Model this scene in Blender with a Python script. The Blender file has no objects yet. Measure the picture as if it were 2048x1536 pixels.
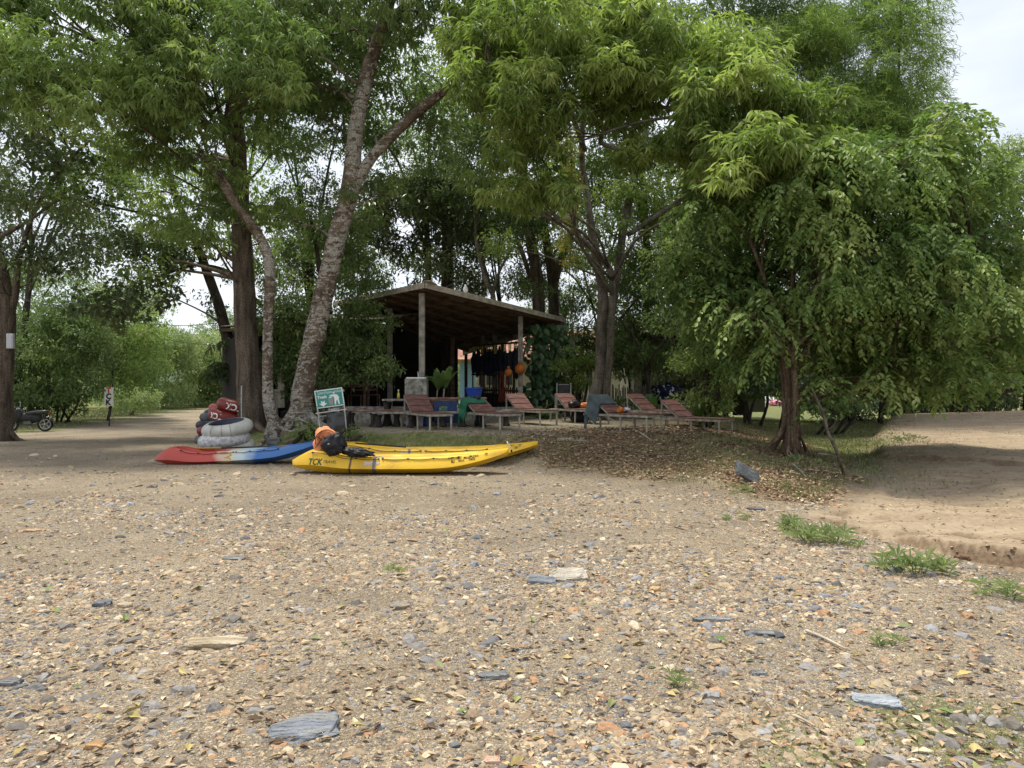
import bpy, math, random
import numpy as np
from mathutils import Vector, Matrix, Euler
from mathutils import noise as mnoise
S = bpy.context.scene
C = S.collection
R = math.radians

# ---------------------------------------------------------------- camera, sky, sun, exposure
EYE = 1.6
cam_d = bpy.data.cameras.new('camera'); cam_d.sensor_width = 36.0; cam_d.lens = 36.0*1500/2048
cam_d.clip_start = 0.05; cam_d.clip_end = 6000
cam = bpy.data.objects.new('camera', cam_d); C.objects.link(cam)
cam.location = (0, 0, EYE); cam.rotation_euler = (R(90), 0, 0)
S.camera = cam
SUN_DIR = Vector((-0.24, 0.19, 0.95)).normalized()      # towards the sun: high, from the left
sun_el = math.asin(SUN_DIR.z); sun_az = math.atan2(SUN_DIR.x, SUN_DIR.y)
world = bpy.data.worlds.new('World'); S.world = world; world.use_nodes = True
nt = world.node_tree; nt.nodes.clear()
wo = nt.nodes.new('ShaderNodeOutputWorld'); bg = nt.nodes.new('ShaderNodeBackground')
sky = nt.nodes.new('ShaderNodeTexSky'); sky.sky_type = 'NISHITA'; sky.sun_disc = False
sky.sun_elevation = sun_el; sky.sun_rotation = sun_az
sky.air_density = 1.0; sky.dust_density = 3.0; sky.ozone_density = 1.0
tc = nt.nodes.new('ShaderNodeTexCoord'); mp = nt.nodes.new('ShaderNodeMapping'); mp.inputs['Scale'].default_value = (1, 1, 3.0)
ns = nt.nodes.new('ShaderNodeTexNoise'); ns.inputs['Scale'].default_value = 2.2; ns.inputs['Detail'].default_value = 6
rp = nt.nodes.new('ShaderNodeValToRGB'); rp.color_ramp.elements[0].position = 0.36; rp.color_ramp.elements[0].color = (.62, .62, .62, 1)
rp.color_ramp.elements[1].position = 0.6; rp.color_ramp.elements[1].color = (.97, .97, .97, 1)
mx = nt.nodes.new('ShaderNodeMix'); mx.data_type = 'RGBA'; mx.inputs['B'].default_value = (6.9, 7.25, 7.75, 1)
nt.links.new(tc.outputs['Generated'], mp.inputs['Vector']); nt.links.new(mp.outputs[0], ns.inputs['Vector'])
nt.links.new(ns.outputs[0], rp.inputs[0]); nt.links.new(rp.outputs[0], mx.inputs['Factor'])
nt.links.new(sky.outputs[0], mx.inputs['A']); nt.links.new(mx.outputs['Result'], bg.inputs['Color'])
bg.inputs['Strength'].default_value = 0.135
nt.links.new(bg.outputs[0], wo.inputs[0])
sl = bpy.data.lights.new('sun', 'SUN'); sl.energy = 4.4; sl.angle = R(12.0); sl.color = (1, .94, .80)
so = bpy.data.objects.new('sun', sl); C.objects.link(so); so.rotation_euler = SUN_DIR.to_track_quat('Z', 'Y').to_euler()
S.view_settings.view_transform = 'Standard'; S.view_settings.look = 'None'; S.view_settings.gamma = 1; S.view_settings.exposure = 0.26
S.render.resolution_x = 1024; S.render.resolution_y = 768
S.cycles.max_bounces = 6; S.cycles.diffuse_bounces = 3; S.cycles.transmission_bounces = 4; S.cycles.glossy_bounces = 2
S.cycles.transparent_max_bounces = 4

# ---------------------------------------------------------------- helpers
F = 1500.0
def P(px, py, d):
    """pixel of the 2048 px frame + distance -> world point"""
    return Vector(((px-1024)/F*d, d, EYE-(py-768)/F*d))

def tag(o, label=None, cat=None, group=None, kind=None):
    if label: o['label'] = label
    if cat: o['category'] = cat
    if group: o['group'] = group
    if kind: o['kind'] = kind
    return o

def thing(name, label, cat, loc=(0, 0, 0), rotz=0, group=None, rot=None):
    o = bpy.data.objects.new(name, None); C.objects.link(o); o.empty_display_size = .2
    o.location = loc; o.rotation_euler = rot if rot else (0, 0, rotz)
    return tag(o, label, cat, group)

def link_mesh(name, me, m, parent=None, world=False):
    o = bpy.data.objects.new(name, me); C.objects.link(o)
    if m:
        for k in (m if isinstance(m, (list, tuple)) else [m]): me.materials.append(k)
    if parent:
        o.parent = parent
        if world: o.location = -Vector(parent.location)
    return o

def np_mesh(name, V, faces, smooth=False):
    """V (n,3); faces: list of int arrays (k, sides)"""
    me = bpy.data.meshes.new(name)
    V = np.asarray(V, dtype=np.float32)
    faces = [np.asarray(f, dtype=np.int32) for f in faces if len(f)]
    nl = sum(f.size for f in faces); nf = sum(len(f) for f in faces)
    me.vertices.add(len(V)); me.loops.add(nl); me.polygons.add(nf)
    me.vertices.foreach_set('co', V.ravel())
    me.loops.foreach_set('vertex_index', np.concatenate([f.ravel() for f in faces]))
    tot = np.concatenate([np.full(len(f), f.shape[1], np.int32) for f in faces])
    st = np.concatenate([[0], np.cumsum(tot)[:-1]]).astype(np.int32)
    me.polygons.foreach_set('loop_start', st)
    me.polygons.foreach_set('use_smooth', np.full(nf, smooth))
    me.update(calc_edges=True)
    return me

def add_attr(me, name, vals):
    vals = np.asarray(vals, dtype=np.float32)
    if vals.ndim == 1:
        a = me.attributes.new(name, 'FLOAT', 'POINT'); a.data.foreach_set('value', vals)
    else:
        a = me.attributes.new(name, 'FLOAT_COLOR', 'POINT')
        if vals.shape[1] == 3: vals = np.concatenate([vals, np.ones((len(vals), 1), np.float32)], 1)
        a.data.foreach_set('color', vals.ravel())

class MB:
    """collects shapes, builds one mesh"""
    def __init__(s): s.v = []; s.f = []; s.mi = []; s.cur = 0
    def add(s, vs, fs):
        b = len(s.v); s.v += [tuple(v) for v in vs]
        for f in fs: s.f.append(tuple(i+b for i in f)); s.mi.append(s.cur)
        return s
    def box(s, c, size, rot=None, bev=0.0, taper=1.0):
        hx, hy, hz = size[0]/2, size[1]/2, size[2]/2
        b = min(bev, hx*.9, hy*.9, hz*.9)
        vs = []; fs = []
        if b <= 0:
            for z, t in ((-hz, 1), (hz, taper)):
                for x, y in ((-hx, -hy), (hx, -hy), (hx, hy), (-hx, hy)): vs.append((x*t, y*t, z))
            fs = [(3, 2, 1, 0), (4, 5, 6, 7), (0, 1, 5, 4), (1, 2, 6, 5), (2, 3, 7, 6), (3, 0, 4, 7)]
        else:
            rings = [(-hz, b), (-hz+b, 0), (hz-b, 0), (hz, b)]
            for z, i in rings:
                t = taper if z > 0 else 1
                X, Y = (hx-i)*t, (hy-i)*t; q = b if i == 0 else b*.3
                for x, y in ((-X+q, -Y), (X-q, -Y), (X, -Y+q), (X, Y-q), (X-q, Y), (-X+q, Y), (-X, Y-q), (-X, -Y+q)): vs.append((x, y, z))
            fs = [tuple(range(7, -1, -1)), tuple(range(24, 32))]
            for k in range(3):
                for j in range(8): fs.append((k*8+j, k*8+(j+1) % 8, (k+1)*8+(j+1) % 8, (k+1)*8+j))
        if rot is not None:
            M = rot if isinstance(rot, Matrix) else Euler(rot).to_matrix()
            vs = [M @ Vector(v) for v in vs]
        c = Vector(c)
        return s.add([Vector(v)+c for v in vs], fs)
    def tube(s, pts, rad, n=8, cap=True, flat=1.0):
        pts = [Vector(p) for p in pts]
        if not isinstance(rad, (list, tuple)): rad = [rad]*len(pts)
        vs = []; fs = []; up = None
        for i, p in enumerate(pts):
            t = (pts[min(i+1, len(pts)-1)]-pts[max(i-1, 0)])
            if t.length < 1e-9: t = Vector((0, 0, 1))
            t.normalize()
            if up is None:
                up = Vector((0, 0, 1)) if abs(t.z) < .9 else Vector((1, 0, 0))
            a = t.cross(up); a.normalize(); b = a.cross(t); b.normalize(); up = b
            for k in range(n):
                an = 2*math.pi*k/n
                vs.append(p+a*math.cos(an)*rad[i]+b*math.sin(an)*rad[i]*flat)
        for i in range(len(pts)-1):
            for k in range(n): fs.append((i*n+k, i*n+(k+1) % n, (i+1)*n+(k+1) % n, (i+1)*n+k))
        if cap:
            fs.append(tuple(range(n-1, -1, -1))); fs.append(tuple((len(pts)-1)*n+k for k in range(n)))
        return s.add(vs, fs)
    def torus(s, c, R1, r, M=None, n=40, m=14, squash=1.0):
        vs = []; fs = []; M = M or Matrix.Identity(3); c = Vector(c)
        for i in range(n):
            a = 2*math.pi*i/n
            for k in range(m):
                b = 2*math.pi*k/m
                vs.append(M @ Vector(((R1+r*math.cos(b))*math.cos(a), (R1+r*math.cos(b))*math.sin(a), r*math.sin(b)*squash))+c)
        for i in range(n):
            for k in range(m): fs.append((i*m+k, ((i+1) % n)*m+k, ((i+1) % n)*m+(k+1) % m, i*m+(k+1) % m))
        return s.add(vs, fs)
    def lathe(s, c, prof, n=20, M=None):
        vs = []; fs = []; M = M or Matrix.Identity(3); c = Vector(c)
        for r, z in prof:
            for k in range(n):
                a = 2*math.pi*k/n; vs.append(M @ Vector((r*math.cos(a), r*math.sin(a), z))+c)
        for i in range(len(prof)-1):
            for k in range(n): fs.append((i*n+k, i*n+(k+1) % n, (i+1)*n+(k+1) % n, (i+1)*n+k))
        fs.append(tuple(range(n-1, -1, -1))); fs.append(tuple((len(prof)-1)*n+k for k in range(n)))
        return s.add(vs, fs)
    def blob(s, c, r, M=None, n=28, m=18, amp=.12, fr=2.0, seed=0, power=1.0):
        vs = []; fs = []; M = M or Matrix.Identity(3); c = Vector(c)
        sg = lambda x: math.copysign(abs(x)**power, x)
        for i in range(m+1):
            th = math.pi*i/m
            for k in range(n):
                ph = 2*math.pi*k/n
                u = Vector((sg(math.sin(th))*sg(math.cos(ph)), sg(math.sin(th))*sg(math.sin(ph)), sg(math.cos(th))))
                q = 1+amp*(mnoise.noise(u*fr+Vector((seed*3.1, seed, 0)))+.5*mnoise.noise(u*fr*2.7+Vector((seed, 7, 0))))
                vs.append(M @ Vector((u.x*r[0]*q, u.y*r[1]*q, u.z*r[2]*q))+c)
        for i in range(m):
            for k in range(n): fs.append((i*n+k, (i+1)*n+k, (i+1)*n+(k+1) % n, i*n+(k+1) % n))
        return s.add(vs, fs)
    def sheet(s, rows):
        n = len(rows[0]); fs = []
        for i in range(len(rows)-1):
            for k in range(n-1): fs.append((i*n+k, i*n+k+1, (i+1)*n+k+1, (i+1)*n+k))
        return s.add([p for r in rows for p in r], fs)
    def build(s, name, m, parent=None, smooth=False, world=False, solid=0.0, angle=None):
        me = bpy.data.meshes.new(name); me.from_pydata(s.v, [], s.f)
        me.polygons.foreach_set('material_index', s.mi)
        me.polygons.foreach_set('use_smooth', [smooth]*len(s.f))
        me.update()
        o = link_mesh(name, me, m, parent, world)
        if smooth and angle: me.set_sharp_from_angle(angle=R(angle))
        if solid:
            md = o.modifiers.new('thickness', 'SOLIDIFY'); md.thickness = solid; md.offset = 0
        return o

def rotz(a): return Matrix.Rotation(a, 3, 'Z')

def copy_tree(o, parent=None):
    c = o.copy(); C.objects.link(c); c.parent = parent
    for ch in list(o.children): copy_tree(ch, c)
    return c

# ---------------------------------------------------------------- materials
def mat(name, c1, c2=None, scale=5.0, rough=.8, bump=.0, bscale=None, spec=.3, lo=.35, hi=.65, metallic=0.0, detail=5, coat=0.0, stretch=(1, 1, 1), c3=None):
    m = bpy.data.materials.new(name); m.use_nodes = True
    n = m.node_tree; b = n.nodes['Principled BSDF']
    b.inputs['Roughness'].default_value = rough; b.inputs['Specular IOR Level'].default_value = spec
    b.inputs['Metallic'].default_value = metallic; b.inputs['Coat Weight'].default_value = coat
    if c2 is None:
        b.inputs['Base Color'].default_value = (*c1, 1)
    t = n.nodes.new('ShaderNodeTexCoord'); mp = n.nodes.new('ShaderNodeMapping'); mp.inputs['Scale'].default_value = stretch
    n.links.new(t.outputs['Object'], mp.inputs['Vector'])
    if c2 is not None:
        x = n.nodes.new('ShaderNodeTexNoise'); x.inputs['Scale'].default_value = scale; x.inputs['Detail'].default_value = detail
        r = n.nodes.new('ShaderNodeValToRGB'); e = r.color_ramp.elements
        e[0].position = lo; e[0].color = (*c1, 1); e[1].position = hi; e[1].color = (*c2, 1)
        if c3: k = e.new((lo+hi)/2); k.color = (*c3, 1)
        n.links.new(mp.outputs[0], x.inputs['Vector']); n.links.new(x.outputs[0], r.inputs[0]); n.links.new(r.outputs[0], b.inputs['Base Color'])
    if bump:
        x = n.nodes.new('ShaderNodeTexNoise'); x.inputs['Scale'].default_value = bscale or scale*3; x.inputs['Detail'].default_value = 6
        bp = n.nodes.new('ShaderNodeBump'); bp.inputs['Strength'].default_value = bump; bp.inputs['Distance'].default_value = .05
        n.links.new(mp.outputs[0], x.inputs['Vector']); n.links.new(x.outputs[0], bp.inputs['Height']); n.links.new(bp.outputs[0], b.inputs['Normal'])
    return m

def leaf_mat(name, cols, trans=.35, rough=.5, spec=.5, tcol=None, gain=1.22):
    cols = [tuple(x*gain for x in c) for c in cols]
    """cols: ramp over the 'tint' attribute of each leaf"""
    m = bpy.data.materials.new(name); m.use_nodes = True; n = m.node_tree
    b = n.nodes['Principled BSDF']; out = n.nodes['Material Output']
    b.inputs['Roughness'].default_value = rough; b.inputs['Specular IOR Level'].default_value = spec
    a = n.nodes.new('ShaderNodeAttribute'); a.attribute_name = 'tint'
    r = n.nodes.new('ShaderNodeValToRGB'); e = r.color_ramp.elements
    e[0].position = 0; e[0].color = (*cols[0], 1); e[1].position = 1; e[1].color = (*cols[-1], 1)
    for i, c in enumerate(cols[1:-1]): k = e.new((i+1)/(len(cols)-1)); k.color = (*c, 1)
    n.links.new(a.outputs['Fac'], r.inputs[0]); n.links.new(r.outputs[0], b.inputs['Base Color'])
    if trans > 0:
        t = n.nodes.new('ShaderNodeBsdfTranslucent'); mx = n.nodes.new('ShaderNodeMixShader'); mx.inputs[0].default_value = trans
        g = n.nodes.new('ShaderNodeMix'); g.data_type = 'RGBA'; g.blend_type = 'MULTIPLY'; g.inputs['Factor'].default_value = 1
        g.inputs['B'].default_value = (*(tcol or (1.08, 1.25, .75)), 1)
        n.links.new(r.outputs[0], g.inputs['A']); n.links.new(g.outputs['Result'], t.inputs['Color'])
        n.links.new(b.outputs[0], mx.inputs[1]); n.links.new(t.outputs[0], mx.inputs[2]); n.links.new(mx.outputs[0], out.inputs[0])
    return m

def bark_mat(name, dark, mid, pale, cover=.5, ps=9, crack=(2.0, 2.0, .5), bands=0.0):
    """ridged bark with lichen patches, fine grain and horizontal scars"""
    m = bpy.data.materials.new(name); m.use_nodes = True; n = m.node_tree; L = n.links.new; N = n.nodes.new; b = n.nodes['Principled BSDF']
    b.inputs['Roughness'].default_value = .93; b.inputs['Specular IOR Level'].default_value = .2
    t = N('ShaderNodeTexCoord').outputs['Object']
    def nz(sc, det, st=(1, 1, 1), dist=0):
        mp = N('ShaderNodeMapping'); mp.inputs['Scale'].default_value = st; L(t, mp.inputs['Vector'])
        x = N('ShaderNodeTexNoise'); x.inputs['Scale'].default_value = sc; x.inputs['Detail'].default_value = det; x.inputs['Distortion'].default_value = dist; L(mp.outputs[0], x.inputs['Vector']); return x.outputs[0]
    def rmp(s, a, bb, ca, cb):
        r = N('ShaderNodeValToRGB'); e = r.color_ramp.elements; e[0].position = a; e[0].color = (*ca, 1); e[1].position = bb; e[1].color = (*cb, 1); L(s, r.inputs[0]); return r.outputs[0]
    def mx(f, a, bb, bt='MIX'):
        x = N('ShaderNodeMix'); x.data_type = 'RGBA'; x.blend_type = bt
        if isinstance(f, float): x.inputs['Factor'].default_value = f
        else: L(f, x.inputs['Factor'])
        L(a, x.inputs['A']); L(bb, x.inputs['B']); return x.outputs['Result']
    base = rmp(nz(3.0, 8, crack), .35, .65, dark, mid)
    region = nz(.7, 3); patch = nz(ps, 10, (1, 1, 1.7), .8)
    ad = N('ShaderNodeMath'); ad.operation = 'MULTIPLY_ADD'; ad.inputs[1].default_value = .9; L(region, ad.inputs[0]); L(patch, ad.inputs[2])
    f = rmp(ad.outputs[0], 1.27-cover*.6, 1.37-cover*.6, (0, 0, 0), (1, 1, 1))
    palec = rmp(nz(14, 6), .35, .65, tuple(c*.72 for c in pale), pale)
    col = mx(f, base, palec)
    grain = rmp(nz(38, 6, (1, 1, .6)), .32, .62, (.55, .53, .50), (1.12, 1.1, 1.08))
    col = mx(1.0, col, grain, 'MULTIPLY')
    if bands > 0:
        sc = rmp(nz(5, 6, (.25, .25, 4.5), .4), .40, .50, (.5, .46, .42), (1, 1, 1)); col = mx(bands, col, sc, 'MULTIPLY')
    L(col, b.inputs['Base Color'])
    h = N('ShaderNodeMath'); h.operation = 'ADD'; L(nz(9, 8, crack), h.inputs[0]); L(nz(30, 6, (1, 1, .7)), h.inputs[1])
    bp = N('ShaderNodeBump'); bp.inputs['Strength'].default_value = .9; bp.inputs['Distance'].default_value = .05; L(h.outputs[0], bp.inputs['Height']); L(bp.outputs[0], b.inputs['Normal'])
    return m

def attr_mat(name, attr, rough=.85, bump=.3, bscale=60, var=.25, spec=.3):
    m = bpy.data.materials.new(name); m.use_nodes = True; n = m.node_tree; b = n.nodes['Principled BSDF']
    b.inputs['Roughness'].default_value = rough; b.inputs['Specular IOR Level'].default_value = spec
    a = n.nodes.new('ShaderNodeAttribute'); a.attribute_name = attr
    t = n.nodes.new('ShaderNodeTexCoord'); x = n.nodes.new('ShaderNodeTexNoise'); x.inputs['Scale'].default_value = bscale; x.inputs['Detail'].default_value = 4
    mr = n.nodes.new('ShaderNodeMapRange'); mr.inputs['From Min'].default_value = .3; mr.inputs['From Max'].default_value = .7
    mr.inputs['To Min'].default_value = 1-var; mr.inputs['To Max'].default_value = 1+var
    mu = n.nodes.new('ShaderNodeVectorMath'); mu.operation = 'SCALE'
    n.links.new(t.outputs['Object'], x.inputs['Vector']); n.links.new(x.outputs[0], mr.inputs[0]); n.links.new(mr.outputs[0], mu.inputs['Scale'])
    n.links.new(a.outputs['Color'], mu.inputs[0]); n.links.new(mu.outputs[0], b.inputs['Base Color'])
    bp = n.nodes.new('ShaderNodeBump'); bp.inputs['Strength'].default_value = bump; bp.inputs['Distance'].default_value = .02
    n.links.new(x.outputs[0], bp.inputs['Height']); n.links.new(bp.outputs[0], b.inputs['Normal'])
    return m

# ---------------------------------------------------------------- numpy noise, terrain
_rng = np.random.RandomState(7); _tab = _rng.rand(512, 512).astype(np.float64)
def vnoise(x, y):
    xi = np.floor(x).astype(int); yi = np.floor(y).astype(int); fx = x-xi; fy = y-yi
    fx = fx*fx*(3-2*fx); fy = fy*fy*(3-2*fy)
    g = lambda i, j: _tab[i % 512, j % 512]
    return (g(xi, yi)*(1-fx)+g(xi+1, yi)*fx)*(1-fy)+(g(xi, yi+1)*(1-fx)+g(xi+1, yi+1)*fx)*fy
def fbm(x, y, o=4):
    s = 0; a = .5; t = 0
    for k in range(o): s = s+a*vnoise(x*2**k+17*k, y*2**k+31*k); t += a; a *= .5
    return s/t
def sst(a, b, x): t = np.clip((x-a)/(b-a), 0, 1); return t*t*(3-2*t)

POLY = np.array([(-7.9, 30), (-8.0, 24), (-7.7, 20), (-6.9, 18.6), (-5.6, 17.0), (-4.6, 15.9), (-1, 15.1), (.2, 14.5), (1.0, 13.6), (2.0, 12.3), (2.6, 11.0), (3.1, 10.3),
                 (3.9, 10.1), (4.6, 10.6), (5.3, 11.6), (6.0, 12.6), (6.6, 14.3), (7.4, 17), (8.6, 22), (10, 30)])
def poly_dist(x, y):
    """inside distance (positive inside) to the terrace polygon"""
    x = np.asarray(x, float); y = np.asarray(y, float)
    d2 = np.full(x.shape, 1e9); ins = np.zeros(x.shape, bool); n = len(POLY)
    for i in range(n):
        a = POLY[i]; b = POLY[(i+1) % n]; ab = b-a
        if i < n-1:
            t = np.clip(((x-a[0])*ab[0]+(y-a[1])*ab[1])/(ab@ab), 0, 1)
            d2 = np.minimum(d2, (x-a[0]-t*ab[0])**2+(y-a[1]-t*ab[1])**2)
        if abs(b[1]-a[1]) > 1e-9:
            c = ((a[1] > y) != (b[1] > y)) & (x < (b[0]-a[0])*(y-a[1])/(b[1]-a[1])+a[0])
            ins ^= c
    d = np.sqrt(d2)
    return np.where(ins, d, -d)
XB_Y = [0, 3, 6.5, 8.4, 9.6, 10.4, 11.5, 13, 16, 24, 33, 60]
XB_X = [8, 6.3, 4.75, 3.98, 3.6, 4.7, 5.6, 6.5, 7.7, 11.6, 17, 34]
def xb(y): return np.interp(y, XB_Y, XB_X)
def terrain(x, y):
    x = np.asarray(x, float); y = np.asarray(y, float)
    z = -.3*sst(18, 30, y)*sst(-4, -8, x)
    # right hand dirt field: lower by a step, then climbing away
    f = x-xb(y)
    wob = (fbm(x*.9, y*.9, 3)-.5)*.5
    fm = sst(-.05, .30, f+wob*.6)
    z = z+fm*(-.16+.30*sst(11, 30, y)) + sst(.2, 1.0, x)*(1-fm)*(-.10)*sst(9.5, 6, y)*0
    z = z-.10*sst(3.0, 5.0, x)*sst(16, 9, y)
    # gravel shoulder that falls gently to the field
    # eroded rills
    sl = (x-4.1)*.773+(y-9.1)*.635+(fbm(x*1.2, y*1.2, 4)-.5)*.55          # scarps that face the camera
    z = z+fm*(-.12+.12*sst(.2, .7, fbm(x*.9+3, y*.9, 3)+.15)*sst(0, .12, sl)+.09*sst(-.45, -.36, sl+(fbm(x*2+7, y*2, 3)-.5)*.5)+.05*sst(-.85, -.75, sl+(fbm(x*2+3, y*2+5, 3)-.5)*.6))
    nn1 = fbm(x*1.7+11, y*1.7, 3)
    for o_, dpt in ((-.06, .16), (-.47, .11), (.55, .05), (1.3, .05)):
        z = z-fm*dpt*sst(.35, .6, fbm(x*1.1+o_*9, y*1.1+4, 3))*np.exp(-((sl-o_+(nn1-.5)*.35)/.055)**2)
    sl2 = (x-8.4)*.25+(y-15.2)*.97+(fbm(x*.8+2, y*.8, 4)-.5)*1.2
    z = z+fm*.10*sst(0, .12, sl2)*sst(12.5, 9.5, x)
    u = (x*.45+y*.89)
    r = np.abs(((u*1.15+(fbm(x*.5, y*.5, 3)-.5)*1.6) % 1.0)-.5)*2
    z = z-fm*.085*sst(.42, .02, r)*sst(13.5, 7.5, y)*sst(.25, .9, f)
    z = z+fm*(fbm(x*1.6+9, y*2.6, 3)-.5)*.07
    mound = np.exp(-(((x-20)/7.0)**2+((y-27)/4.0)**2)); z = z+.36*mound
    # terrace and bank
    d = poly_dist(x, y)
    w = np.interp(x, [-8, -5, 0, 1.0, 3.2, 5.5, 8], [1.6, 1.2, 1.2, 2.2, 4.2, 3.4, 2.6])
    t = sst(-.1, 1, d/w)
    z = z*(1-t)+t*(.53-.18*sst(4.6, 8.0, x))
    z = z+.05*sst(20, 24, y)*t
    rough = sst(-.1, .25, d/w)*sst(1.15, .85, d/w)
    z = z+rough*(fbm(x*2.3, y*2.3, 4)-.5)*.16
    # gentle undulation of the gravel
    far = sst(40, 80, y)
    z = z+(fbm(x*.35+3, y*.35, 3)-.5)*.10*(1-t)*(1-far)+(fbm(x*2.2, y*2.2, 3)-.5)*.03*(1-t)*(1-far)
    z = z-.35*far*sst(-30, -60, x)*0
    return z
def H(x, y): return float(terrain(np.array([x]), np.array([y]))[0])
def G(px, py, dmax=120.0):
    """ground point seen at this pixel"""
    ds = np.exp(np.linspace(math.log(2.2), math.log(dmax), 1500))
    x = (px-1024)/F*ds; z = EYE-(py-768)/F*ds; h = terrain(x, ds)
    k = np.argmax(z <= h)
    if z[k] > h[k]: k = len(ds)-1
    return Vector((x[k], ds[k], h[k]))
def GD(px, d):
    x = (px-1024)/F*d
    return Vector((x, d, H(x, d)))
# ---------------------------------------------------------------- ground
def axis(breaks):
    out = [breaks[0][0]]
    for (a, b, s) in breaks:
        n = max(1, int(round((b-a)/s))); out += list(np.linspace(a, b, n+1)[1:])
    return np.array(out)
gx = axis([(-400, -60, 20), (-60, -20, 1.5), (-20, -9, .25), (-9, 9, .075), (9, 24, .2), (24, 60, 1.5), (60, 400, 20)])
gy = axis([(-60, -6, 6), (-6, 2, .4), (2, 10, .06), (10, 18, .07), (18, 36, .25), (36, 90, 2), (90, 900, 60)])
GX, GY = np.meshgrid(gx, gy)
gz = terrain(GX.ravel(), GY.ravel())
V = np.stack([GX.ravel(), GY.ravel(), gz], 1)
nx, ny = len(gx), len(gy)
ii = (np.arange(ny-1)[:, None]*nx+np.arange(nx-1)[None, :]).ravel()
me = np_mesh('ground', V, [np.stack([ii, ii+1, ii+nx+1, ii+nx], 1)], smooth=True)
X_, Y_ = V[:, 0], V[:, 1]
pd = poly_dist(X_, Y_)
w_ = np.interp(X_, [-8, -5, 0, 1.0, 3.2, 5.5, 8], [1.6, 1.2, 1.2, 2.2, 4.2, 3.4, 2.6])
nz = fbm(X_*1.3, Y_*1.3, 4)-.5
tt = pd/w_
fieldm = sst(-.1, .35, X_-xb(Y_)+nz*1.0)*(pd < .1)
terr = sst(.75, 1.05, tt+nz*.5)*sst(5.5, 3.5, X_+nz*2)
litter = sst(-.05, .25, tt+nz*.5)*(1-terr)*sst(-.8, 1.2, X_)*sst(9.5, 6.5, X_+nz*3)
grassy = sst(0, .3, tt+nz*.4)*(1-terr)*(1-litter)
grassy = np.maximum(grassy, sst(.05, .9, X_-5.5+nz*2)*sst(13, 14.5, Y_)*sst(.5, -.5, X_-xb(Y_)+nz*2))
edge = -12.2-.205*Y_
grassy = np.maximum(grassy, sst(.3, -1.2, X_-edge+nz*3)*sst(19, 24, Y_)*.9)
grassy = np.maximum(grassy, sst(0, 2, X_-(-.375*Y_+.3)+nz*2)*sst(27, 33, Y_)*.9*(X_ < 5))
grassy = np.maximum(grassy, .75*sst(.35, .0, np.hypot((X_-1.75)/1.0, (Y_-3.3)/.55)-.7+nz*.8))
grassy = np.maximum(grassy, sst(34, 42, Y_+nz*6)*(X_ > -5))
grassy = np.maximum(grassy, sst(57, 62, Y_+nz*6))
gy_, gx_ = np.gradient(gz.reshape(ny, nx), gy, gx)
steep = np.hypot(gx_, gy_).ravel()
add_attr(me, 'steep_mask', sst(.28, .75, steep)*fieldm*(Y_ < 26))  # steep faces of the field, mixed to a darker brown in the material
add_attr(me, 'zones', np.stack([fieldm, litter, grassy, terr], 1))

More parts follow.
